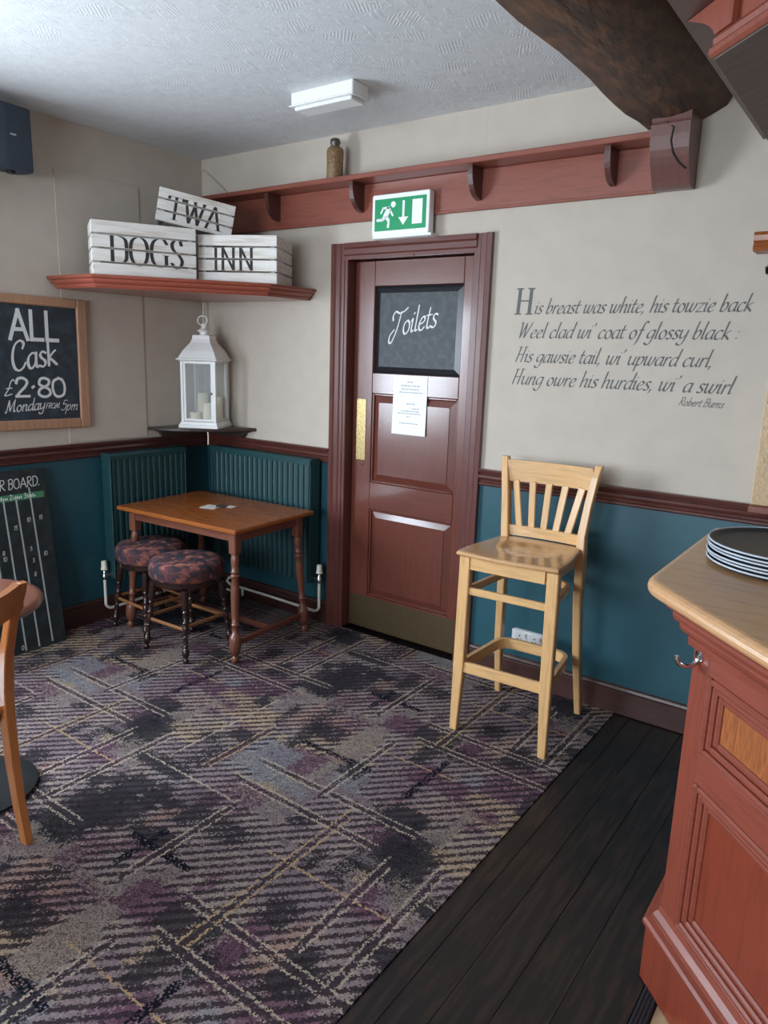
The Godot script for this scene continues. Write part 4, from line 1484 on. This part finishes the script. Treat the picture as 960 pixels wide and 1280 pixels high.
# ---------------------------------------------------------------- table and stools
func build_table() -> void:
	var t := thing("pub_table", "rectangular brown pub table with turned legs in the corner", "table", Vector3(0.612, 0, 0.475), 0.05)
	var b := MB.new()
	b.skin(rounded(rect(-0.44, 0.44, -0.302, 0.302), [0.012], 4), [Vector2(0.006, 0.668), Vector2(0.0, 0.672), Vector2(0.0, 0.684), Vector2(0.006, 0.69)])
	part(t, "table_top", b, M.table)
	for s in [-1.0, 1.0]:
		part(t, "apron", boxes([[-0.35, 0.35, 0.615, 0.668, s * 0.232, s * 0.25]], 0.002), M.table_rail)
		part(t, "apron", boxes([[s * 0.372, s * 0.39, 0.615, 0.668, -0.215, 0.215]], 0.002), M.table_rail)
	var prof := [Vector2(0, 0), Vector2(0.016, 0), Vector2(0.021, 0.012), Vector2(0.02, 0.028), Vector2(0.014, 0.036), Vector2(0.02, 0.044), Vector2(0.031, 0.06), Vector2(0.034, 0.085), Vector2(0.034, 0.125), Vector2(0.028, 0.145), Vector2(0.018, 0.152), Vector2(0.019, 0.19), Vector2(0.025, 0.197), Vector2(0.019, 0.205), Vector2(0.021, 0.25), Vector2(0.025, 0.33), Vector2(0.024, 0.39), Vector2(0.019, 0.432), Vector2(0.027, 0.44), Vector2(0.027, 0.448), Vector2(0.02, 0.454), Vector2(0.027, 0.462), Vector2(0.02, 0.47), Vector2(0.022, 0.5), Vector2(0.026, 0.525), Vector2(0.022, 0.54), Vector2(0.022, 0.556), Vector2(0, 0.556)]
	for sx in [-1.0, 1.0]:
		for sz in [-1.0, 1.0]:
			b = MB.new()
			var foot := Vector3(sx * 0.40, 0, sz * 0.272)
			var head := Vector3(sx * 0.372, 0.556, sz * 0.235)
			var y := (head - foot).normalized()
			var x := y.cross(Vector3.BACK).normalized()
			b.lathe(prof, 16, foot, Basis(x * 0.86, y, x.cross(y) * 0.86))
			b.box(Vector3(sx * 0.372, 0.61, sz * 0.235), Vector3(0.046, 0.116, 0.046), 0.005)
			part(t, "leg", b, M.table_leg)
	for s in [-1.0, 1.0]:
		b = MB.new()
		b.bar(Vector3(s * 0.395, 0.10, -0.25), Vector3(s * 0.395, 0.10, 0.25), 0.02, 0.03, 0.004)
		part(t, "stretcher", b, M.table_rail)
	b = MB.new()
	b.bar(Vector3(-0.39, 0.10, 0), Vector3(0.39, 0.10, 0), 0.02, 0.03, 0.004)
	part(t, "stretcher", b, M.table_rail)
	# beer mats and a scrap on the table
	for a in [[0.575, 0.475, 0.691, 0.3, "mat_white", "pale square beer mat lying on the brown table", 0.094], [0.605, 0.425, 0.6925, 0.75, "mat_dark", "dark printed beer mat lying across the pale one on the table", 0.06], [0.648, 0.40, 0.691, 0.1, "mat_white", "small pale paper scrap beside the beer mats on the table", 0.05]]:
		b = MB.new()
		b.skin(rounded(rect(-a[6] / 2, a[6] / 2, -a[6] / 2, a[6] / 2), [0.008], 3), [Vector2(0, 0), Vector2(0, 0.0014)])
		var o := single("beer_mat", b, M[a[4]], a[5], "beer mat")
		o.position = Vector3(a[0], a[2], a[1])
		o.rotation.y = a[3]

func build_stools() -> void:
	var s := thing("low_stool", "low round stool in front, tapestry seat and turned black legs, beside the table", "stool", Vector3(0.69, 0, 0.74), 0.03, "low upholstered stools")
	var b := MB.new()
	b.lathe([Vector2(0, 0.395), Vector2(0.17, 0.395), Vector2(0.183, 0.40), Vector2(0.188, 0.412), Vector2(0.19, 0.44), Vector2(0.187, 0.464), Vector2(0.176, 0.478), Vector2(0.14, 0.489), Vector2(0.07, 0.496), Vector2(0, 0.498)], 40)
	part(s, "seat_cushion", b, M.fabric, "navy and terracotta tapestry cushion")
	b = MB.new()
	b.lathe([Vector2(0, 0.365), Vector2(0.168, 0.365), Vector2(0.172, 0.37), Vector2(0.172, 0.396), Vector2(0, 0.396)], 36)
	part(s, "seat_ring", b, M.stool_dark)
	var prof := [Vector2(0, 0), Vector2(0.011, 0), Vector2(0.015, 0.008), Vector2(0.013, 0.02), Vector2(0.009, 0.026), Vector2(0.015, 0.034), Vector2(0.019, 0.05), Vector2(0.016, 0.07), Vector2(0.009, 0.078), Vector2(0.014, 0.085), Vector2(0.01, 0.092), Vector2(0.014, 0.11), Vector2(0.01, 0.126), Vector2(0.015, 0.134), Vector2(0.011, 0.141), Vector2(0.016, 0.155), Vector2(0.016, 0.185), Vector2(0.011, 0.197), Vector2(0.016, 0.205), Vector2(0.01, 0.213), Vector2(0.014, 0.235), Vector2(0.01, 0.25), Vector2(0.015, 0.257), Vector2(0.011, 0.264), Vector2(0.017, 0.275), Vector2(0.019, 0.365), Vector2(0, 0.365)]
	for sx in [-1.0, 1.0]:
		for sz in [-1.0, 1.0]:
			b = MB.new()
			var foot := Vector3(sx * 0.152, 0, sz * 0.152)
			var head := Vector3(sx * 0.118, 0.365, sz * 0.118)
			var y := (head - foot).normalized()
			var x := y.cross(Vector3.BACK).normalized()
			b.lathe(prof, 12, foot, Basis(x, y, x.cross(y)))
			part(s, "leg", b, M.stool_dark)
	for k in [-1.0, 1.0]:
		b = MB.new()
		b.bar(Vector3(-0.125, 0.165, k * 0.135), Vector3(0.125, 0.165, k * 0.135), 0.012, 0.016, 0.003)
		part(s, "stretcher", b, M.stool_rail)
		b = MB.new()
		b.bar(Vector3(k * 0.135, 0.18, -0.125), Vector3(k * 0.135, 0.18, 0.125), 0.012, 0.016, 0.003)
		part(s, "stretcher", b, M.stool_rail)
	var d: Node3D = s.duplicate()
	d.name = numbered("low_stool")
	add_child(d)
	d.position = Vector3(0.312, 0, 0.672)
	d.rotation.y = -0.06
	d.set_meta("label", "low round tapestry stool tucked behind the other stool, by the left radiator")

# ---------------------------------------------------------------- tall bar stool
func build_bar_stool() -> void:
	var s := thing("bar_stool", "tall light beech bar stool with slatted back against the wall", "bar stool", Vector3(2.392, 0, 0.362), 0.055)
	var up := Vector3(-0.01, 0.015, 0.04)   # seat and back stand a little forward of the feet
	# seat: wider at the front, bowed front edge, dished top
	var outline := PackedVector2Array()
	for p in [[-0.165, -0.20], [0.165, -0.20]]:
		outline.append(Vector2(p[0], p[1]))
	for k in 7:
		var t := k / 6.0
		outline.append(Vector2(0.182 + 0.032 * sin(t * PI / 2), -0.15 + 0.29 * t))
	for k in 9:
		var t := k / 8.0
		outline.append(Vector2(0.212 - 0.424 * t, 0.19 + 0.018 * sin(t * PI)))
	for k in 7:
		var t := 1.0 - k / 6.0
		outline.append(Vector2(-0.182 - 0.032 * sin(t * PI / 2), -0.15 + 0.29 * t))
	var b := MB.new()
	outline = MB.ccw(outline)
	var rims := [Vector2(0.012, 0.738), Vector2(0.002, 0.742), Vector2(0.0, 0.748), Vector2(0.004, 0.756), Vector2(0.014, 0.7585)]
	# side rings
	for i in rims.size() - 1:
		var ra := MB.inset(outline, rims[i].x)
		var rb := MB.inset(outline, rims[i + 1].x)
		for k in outline.size():
			var l := (k + 1) % outline.size()
			var e := ra[l] - ra[k]
			b.quad(Vector3(ra[k].x, rims[i].y, ra[k].y), Vector3(ra[l].x, rims[i].y, ra[l].y), Vector3(rb[l].x, rims[i + 1].y, rb[l].y), Vector3(rb[k].x, rims[i + 1].y, rb[k].y), Vector3(e.y, 0.01 + 0.3 * i * e.length(), -e.x))
	# dished top
	var edge := MB.inset(outline, 0.014)
	var nr := 9
	var dish := func(q: Vector2) -> float:
		var r := Vector2(q.x / 0.145, (q.y + 0.02) / 0.13).length()
		return 0.7585 - 0.011 * (1.0 - smoothstep(0.45, 1.0, r))
	var nrm := func(q: Vector2) -> Vector3:
		var h := 0.002
		return Vector3(dish.call(q - Vector2(h, 0)) - dish.call(q + Vector2(h, 0)), 2 * h, dish.call(q - Vector2(0, h)) - dish.call(q + Vector2(0, h))).normalized()
	for i in nr:
		for k in edge.size():
			var l := (k + 1) % edge.size()
			var c := Vector2(0, -0.01)
			var q := [c.lerp(edge[k], float(i) / nr), c.lerp(edge[l], float(i) / nr), c.lerp(edge[l], float(i + 1) / nr), c.lerp(edge[k], float(i + 1) / nr)]
			var v := []
			var nn := []
			for p in q:
				v.append(Vector3(p.x, dish.call(p), p.y)); nn.append(nrm.call(p))
			if i > 0:
				b.t3(v[0], v[1], v[2], nn[0], nn[1], nn[2])
			b.t3(v[0], v[2], v[3], nn[0], nn[2], nn[3])
	var lowr := MB.inset(outline, 0.012)
	for k in range(1, lowr.size() - 1):
		b.tri(Vector3(lowr[0].x, 0.738, lowr[0].y), Vector3(lowr[k].x, 0.738, lowr[k].y), Vector3(lowr[k + 1].x, 0.738, lowr[k + 1].y), Vector3.DOWN)
	part(s, "seat", b, M.beech_seat, "dished polished seat").position = up
	# legs
	for sx in [-1.0, 1.0]:
		b = MB.new()
		b.taper([Vector3(sx * 0.195, 0.0, 0.217), Vector3(sx * 0.187, 0.28, 0.212), Vector3(sx * 0.182, 0.753, 0.212)], [0.031, 0.046, 0.047], [0.028, 0.036, 0.038])
		part(s, "front_leg", b, M.beech)
		b = MB.new()
		var pts := [Vector3(sx * 0.192, 0.0, -0.23), Vector3(sx * 0.182, 0.28, -0.175), Vector3(sx * 0.172, 0.55, -0.146), Vector3(sx * 0.168, 0.755, -0.146), Vector3(sx * 0.170 - 0.006, 0.815, -0.152), Vector3(sx * 0.182 - 0.008, 0.945, -0.168), Vector3(sx * 0.198 - 0.01, 1.065, -0.186), Vector3(sx * 0.206 - 0.01, 1.113, -0.196)]
		b.taper(pts, [0.026, 0.032, 0.034, 0.036, 0.034, 0.032, 0.031, 0.03], [0.032, 0.042, 0.046, 0.05, 0.046, 0.042, 0.04, 0.03])
		part(s, "rear_leg", b, M.beech, "rear leg rising into the back post")
	# aprons
	part(s, "apron", boxes([[-0.162, 0.162, 0.688, 0.738, 0.166, 0.186]], 0.002), M.beech_x).position = up
	for sx in [-1.0, 1.0]:
		b = MB.new()
		b.bar(Vector3(sx * 0.176, 0.713, 0.16), Vector3(sx * 0.166, 0.713, -0.165), 0.018, 0.05, 0.002)
		part(s, "apron", b, M.beech_x).position = up
	part(s, "apron", boxes([[-0.152, 0.152, 0.688, 0.738, -0.19, -0.17]], 0.002), M.beech_x).position = up
	# bent rings: upper stretcher and foot rail
	for r in [[0.612, 0.030, 0.016, 0.180, 0.212, 0.172, 0.118], [0.283, 0.046, 0.018, 0.190, 0.212, 0.182, 0.142]]:
		part(s, "front_stretcher", boxes([[-r[3] + 0.018, r[3] - 0.018, r[0] - r[1] / 2, r[0] + r[1] / 2, r[4] - 0.009, r[4] + 0.009]], 0.003), M.beech_x)
		b = MB.new()
		var path := [Vector3(-r[3] + 0.005, r[0], r[4])]
		var corner := 0.07
		var xr: float = r[5] - 0.022
		var zr: float = r[6]
		for k in 7:
			var a := PI / 2 * k / 6.0
			path.append(Vector3(-xr + corner * (1 - cos(a)), r[0], -zr + corner * (1 - sin(a))))
		for k in 7:
			var a := PI / 2 * (1 - k / 6.0)
			path.append(Vector3(xr - corner * (1 - cos(a)), r[0], -zr + corner * (1 - sin(a))))
		path.append(Vector3(r[3] - 0.005, r[0], r[4]))
		b.strip(path, r[1], r[2])
		part(s, "bent_rail", b, M.beech_x)
	# back: curved top rail, lower rail, five slats
	b = MB.new()
	var tp := []
	for k in 11:
		var t := -1.0 + 2.0 * k / 10.0
		tp.append(Vector3(t * 0.188, 1.04, -0.245 + 0.022 * t * t))
	b.strip(tp, 0.092, 0.02)
	part(s, "top_rail", b, M.beech_x).position = up
	b = MB.new()
	tp = []
	for k in 7:
		var t := -1.0 + 2.0 * k / 6.0
		tp.append(Vector3(t * 0.158, 0.785, -0.205 + 0.012 * t * t))
	b.strip(tp, 0.044, 0.018)
	part(s, "lower_back_rail", b, M.beech_x).position = up
	for k in 5:
		var t := (k - 2) / 2.0
		b = MB.new()
		b.bar(Vector3(t * 0.108, 0.80, -0.205 + 0.006 * t * t), Vector3(t * 0.146, 1.0, -0.236 + 0.012 * t * t), 0.030, 0.011, 0.003, Vector3.FORWARD)
		part(s, "slat", b, M.beech).position = up

# ---------------------------------------------------------------- partly seen chair and round table
func build_chair() -> void:
	var c := thing("dining_chair", "orange-brown wooden chair with curved back legs by the round table", "chair", Vector3(1.5, 0, 2.25))
	for s in [-1.0, 1.0]:
		var b := MB.new()
		var prof := [[0.030, 0.0], [0.0, 0.12], [-0.024, 0.26], [-0.036, 0.42], [-0.032, 0.5], [-0.012, 0.62], [0.032, 0.74], [0.086, 0.83], [0.108, 0.868]]
		var pts := []
		for p in prof:
			pts.append(Vector3(p[0], p[1], s * (0.185 + 0.01 * p[1])))
		b.taper(pts, [0.034, 0.038, 0.042, 0.046, 0.044, 0.038, 0.034, 0.034, 0.026], [0.026, 0.028, 0.03, 0.032, 0.032, 0.03, 0.028, 0.026, 0.02])
		part(c, "rear_leg", b, M.chair, "curved rear leg rising into the back post")
		b = MB.new()
		b.taper([Vector3(-0.41, 0, s * 0.19), Vector3(-0.405, 0.43, s * 0.185)], [0.028, 0.036], [0.028, 0.036])
		part(c, "front_leg", b, M.chair)
		b = MB.new()
		b.bar(Vector3(-0.40, 0.40, s * 0.19), Vector3(-0.035, 0.40, s * 0.19), 0.02, 0.05, 0.003)
		part(c, "apron", b, M.chair_x)
	part(c, "apron", boxes([[-0.42, -0.4, 0.375, 0.425, -0.17, 0.17]], 0.003), M.chair_x)
	part(c, "apron", boxes([[-0.055, -0.035, 0.395, 0.435, -0.17, 0.17]], 0.003), M.chair_x)
	var b := MB.new()
	b.skin(rounded(rect(-0.44, -0.025, -0.21, 0.21), [0.04], 5), [Vector2(0.006, 0.425), Vector2(0, 0.43), Vector2(0, 0.44), Vector2(0.008, 0.447)])
	part(c, "seat", b, M.chair_x)
	b = MB.new()
	var tp := []
	for k in 13:
		var t := -1.0 + 2.0 * k / 12.0
		tp.append(Vector3(0.178 - 0.08 * t * t, 0.83 - 0.012 * (1 - t * t), t * 0.186))
	b.strip(tp, 0.075, 0.024)
	part(c, "top_rail", b, M.chair_x)
	for k in 3:
		b = MB.new()
		var z := (k - 1) * 0.085
		b.taper([Vector3(-0.03, 0.44, z), Vector3(0.03, 0.6, z), Vector3(0.165, 0.81, z)], [0.014, 0.014, 0.014], [0.032, 0.036, 0.032])
		part(c, "back_slat", b, M.chair)
	var t := thing("round_table", "round brown table half hidden behind the wooden chair", "table", Vector3(1.125, 0, 2.035))
	b = MB.new()
	b.lathe([Vector2(0, 0.662), Vector2(0.245, 0.662), Vector2(0.26, 0.669), Vector2(0.265, 0.679), Vector2(0.258, 0.69), Vector2(0.24, 0.694), Vector2(0, 0.694)], 48)
	part(t, "table_top", b, M.table_rail)
	b = MB.new()
	b.lathe([Vector2(0, 0.03), Vector2(0.03, 0.03), Vector2(0.035, 0.1), Vector2(0.028, 0.3), Vector2(0.04, 0.5), Vector2(0.03, 0.63), Vector2(0.09, 0.662), Vector2(0, 0.662)], 18)
	part(t, "pedestal", b, M.table_rail)
	b = MB.new()
	b.lathe([Vector2(0, 0), Vector2(0.2, 0), Vector2(0.205, 0.012), Vector2(0.15, 0.028), Vector2(0, 0.04)], 32)
	part(t, "base", b, M.dark_plastic)

# ---------------------------------------------------------------- chalk boards
func build_boards() -> void:
	var o := thing("price_chalkboard", "black chalkboard with pine frame advertising cask ale prices on the wall", "chalkboard", Vector3(0.005, 1.1, 0.815))
	o.basis = LEFT_FACE * Basis(Vector3.BACK, -0.012)
	var w := 0.62
	var h := 0.652
	part(o, "board", boxes([[-w + 0.03, -0.03, 0.03, h - 0.03, 0.0, 0.012]], 0.001), M.board_black)
	for a in [[-w, -w + 0.055, 0.0, h], [-0.055, 0.0, 0.0, h], [-w + 0.055, -0.055, 0.0, 0.05], [-w + 0.055, -0.055, h - 0.045, h]]:
		part(o, "frame_rail", boxes([[a[0], a[1], a[2], a[3], 0.0, 0.024]], 0.005), M.pine_frame)
	var tz := 0.0125
	letters(o, "chalk_lettering", M.chalk, "ALL", Transform3D(Basis(Vector3.BACK, -0.0), Vector3(-0.408, 0.443, tz)), 0.142, 0.255, 0.0, Vector2(0.13, 0.0), 0.13)
	letters(o, "chalk_lettering", M.chalk, "Cask", Transform3D(Basis(Vector3.BACK, 0.17), Vector3(-0.405, 0.285, tz)), 0.145, 0.24, 0.14, Vector2(0.10, 0.03), 0.06)
	letters(o, "chalk_lettering", M.chalk, "#", Transform3D(Basis(Vector3.BACK, 0.1), Vector3(-0.452, 0.17, tz)), 0.075, 0.04, 0.3, Vector2(0.06, 0.03), 0.07)
	letters(o, "chalk_lettering", M.chalk, "2*80", Transform3D(Basis.IDENTITY, Vector3(-0.398, 0.163, tz)), 0.098, 0.27, 0.0, Vector2(0.13, 0.0), 0.13)
	letters(o, "chalk_lettering", M.chalk, "Monday", Transform3D(Basis(Vector3.BACK, 0.05), Vector3(-0.45, 0.09, tz)), 0.062, 0.20, 0.25, Vector2(0.10, 0.06), 0.06)
	letters(o, "chalk_lettering", M.chalk, "FROM", Transform3D(Basis(Vector3.BACK, 0.02), Vector3(-0.245, 0.104, tz)), 0.028, 0.075, 0.3, Vector2(0.1, 0.06), 0.1)
	letters(o, "chalk_lettering", M.chalk, "5pm", Transform3D(Basis(Vector3.BACK, 0.0), Vector3(-0.165, 0.093, tz)), 0.055, 0.095, 0.3, Vector2(0.08, 0.05), 0.06)

	# score board leaning against the dado
	var k := thing("score_board", "dark score board with chalk columns leaning against the teal wall", "score board", Vector3(0.135, 0, 1.094))
	k.basis = LEFT_FACE * Basis(Vector3.RIGHT, -0.1145)
	part(k, "board", boxes([[-0.62, 0.0, 0.0, 0.918, -0.014, 0.0]], 0.002), M.board_dark)
	letters(k, "chalk_lettering", M.chalk, "R BOARD.", Transform3D(Basis(Vector3.BACK, 0.03), Vector3(-0.24, 0.825, 0)), 0.052, 0.205, 0.12, Vector2(0.07, 0.05), 0.07)
	part(k, "green_band", boxes([[-0.5, -0.02, 0.768, 0.800, 0.0, 0.0006]], 0.0002), M.chalk_green)
	var gl := MB.new()
	for a in [[-0.232, "2"], [-0.160, "3"]]:
		add_letters(gl, letter_quads(a[1], 0.026, 0.0, 0.1, Vector2(0.1, 0.05), 0.12), Transform3D(Basis.IDENTITY, Vector3(a[0] + 0.035, 0.775, 0.0008)))
	for x in [-0.235, -0.165, -0.095]:
		for q in 5:
			gl.bx(x - 0.012 + q * 0.009, x - 0.007 + q * 0.009, 0.776, 0.776 + 0.01 + 0.008 * hash01(q, int(x * -1000)), 0.0006, 0.0012, 0.0002)
	part(k, "chalk_heading", gl, M.chalk)
	for l in [[-0.228, -0.216, 0.775, 0.01], [-0.165, -0.147, 0.775, 0.012], [-0.093, -0.075, 0.825, 0.018], [-0.292, -0.284, 0.5, 0.02]]:
		var b := MB.new()
		b.bar(Vector3(l[0], l[2], 0.0005), Vector3(l[1], l[3], 0.0005), 0.008, 0.001, 0.0002, Vector3(0, 0, 1))
		part(k, "chalk_column", b, M.chalk_dim)
	var nb := MB.new()
	for a in [["15", -0.195, 0.625], ["10", -0.126, 0.655], ["15", -0.062, 0.658], ["5", -0.130, 0.508], ["3", -0.125, 0.446], ["8", -0.126, 0.375], ["10", -0.062, 0.470], ["8", -0.268, 0.51], ["10", -0.268, 0.48], ["0", -0.24, 0.02]]:
		add_letters(nb, letter_quads(a[0], 0.022, 0.0, 0.15, Vector2(0.1, 0.05), 0.1), Transform3D(Basis.IDENTITY, Vector3(a[1], a[2], 0.0004)))
	part(k, "chalk_scores", nb, M.chalk)

# ---------------------------------------------------------------- small fittings
func build_small() -> void:
	# emergency light on the ceiling
	var e := thing("emergency_light", "white emergency light fitting on the embossed ceiling", "ceiling light", Vector3(1.24, 2.55, 0.46))
	part(e, "housing", boxes([[0, 0.335, 0.0, 0.05, 0, 0.108]], 0.004), M.white_plastic)
	part(e, "lip", boxes([[-0.006, 0.341, -0.006, 0.0, -0.006, 0.114]], 0.002), M.white_plastic)
	part(e, "diffuser", boxes([[0.012, 0.323, -0.02, -0.006, 0.008, 0.1]], 0.008), M.white_plastic)
	# loudspeaker on the left wall
	var s := thing("wall_speaker", "dark blue-grey loudspeaker mounted high on the left wall", "speaker", Vector3(0.0, 2.29, 1.11))
	var b := MB.new()
	b.xf = Transform3D(LEFT_FACE, Vector3(0, 0, 0))
	var cab := MB.new()
	cab.skin(rounded(P2([[0.04, 0.02], [0.04, 0.26], [0.15, 0.245], [0.165, 0.13], [0.15, 0.0], [0.1, 0.0]]), [0.01], 3), [Vector2(0.004, 0.0), Vector2(0, 0.006), Vector2(0, 0.262), Vector2(0.006, 0.268)])
	part(s, "cabinet", cab, M.speaker)
	part(s, "badge", boxes([[0.1535, 0.1625, 0.138, 0.146, 0.08, 0.125]], 0.001), M.chalk_dim, "pale maker's badge")
	part(s, "wall_bracket", boxes([[0.0, 0.05, 0.08, 0.18, 0.09, 0.16]], 0.004), M.dark_plastic)
	part(s, "knob", boxes([[0.09, 0.12, -0.014, 0.0, 0.07, 0.1]], 0.004), M.dark_plastic)
	# socket
	var k := thing("wall_socket", "white double electrical socket low on the teal wall behind the bar stool", "socket", Vector3(2.186, 0.2, 0.0))
	part(k, "back_box", boxes([[0, 0.152, 0.0, 0.07, 0.0, 0.022]], 0.003), M.white_plastic)
	part(k, "faceplate", boxes([[-0.002, 0.154, -0.002, 0.072, 0.022, 0.03]], 0.004), M.white_plastic)
	b = MB.new()
	for x in [0.028, 0.104]:
		b.bx(x + 0.008, x + 0.013, 0.042, 0.05, 0.03, 0.0312, 0.0003)
		b.bx(x, x + 0.006, 0.028, 0.032, 0.03, 0.0312, 0.0003)
		b.bx(x + 0.015, x + 0.021, 0.028, 0.032, 0.03, 0.0312, 0.0003)
	b.bx(0.074, 0.076, 0.008, 0.062, 0.03, 0.0308, 0.0002)
	part(k, "pin_slot", b, M.dark_plastic)
	for x in [0.058, 0.134]:
		part(k, "rocker_switch", boxes([[x, x + 0.011, 0.042, 0.06, 0.03, 0.034]], 0.001), M.white_plastic)
	# thin cable across the corner of the back wall
	b = MB.new()
	b.tube([Vector3(0.0, 2.545, 0.006), Vector3(0.03, 2.54, 0.006), Vector3(0.08, 2.505, 0.006), Vector3(0.19, 2.425, 0.008), Vector3(0.24, 2.372, 0.01)], 0.004, 6)
	single("painted_cable", b, M.wall, "thin painted-over cable crossing the wall above the plate rack", "cable")
	# pine cabinet and hook rail at the right edge
	var c := thing("pine_cabinet", "pale pine wall cabinet with brown base beyond the bar", "cabinet", Vector3(3.14, 1.0, 0.031))
	part(c, "carcass", boxes([[0.0, 0.5, 0.028, 0.50, 0.0, 0.08]], 0.003), M.pine_edge)
	part(c, "door", boxes([[0.004, 0.496, 0.03, 0.498, 0.08, 0.095]], 0.004), M.pine)
	part(c, "base_strip", boxes([[-0.004, 0.504, 0.0, 0.028, 0.0, 0.1]], 0.004), M.brown_edge)
	part(c, "label_holder", boxes([[0.012, 0.12, 0.40, 0.435, 0.095, 0.098]], 0.001), M.dark_plastic)
	var r := thing("hook_rail", "pale wooden hook rail high on the back wall beyond the bar", "hook rail", Vector3(3.03, 1.93, 0.0))
	b = MB.new()
	b.xf = Transform3D(Basis(Vector3(0, 0, 1), Vector3(0, 1, 0), Vector3(-1, 0, 0)), Vector3.ZERO)
	b.prism(P2([[0, 0], [0.09, 0], [0.096, 0.012], [0.088, 0.026], [0.1, 0.034], [0.102, 0.052], [0.096, 0.064], [0, 0.066]]), -0.9, 0.0)
	part(r, "rail", b, M.bar_oak)
	for x in [0.055, 0.3, 0.55]:
		b = MB.new()
		var pts := [Vector3(x, 0.0, 0.05), Vector3(x, -0.04, 0.055)]
		for q in 8:
			var a := PI * q / 7.0
			pts.append(Vector3(x, -0.055 - 0.02 * sin(a), 0.075 - 0.02 * cos(a)))
		b.tube(pts, 0.006, 8)
		part(r, "hook", b, M.hook_black)
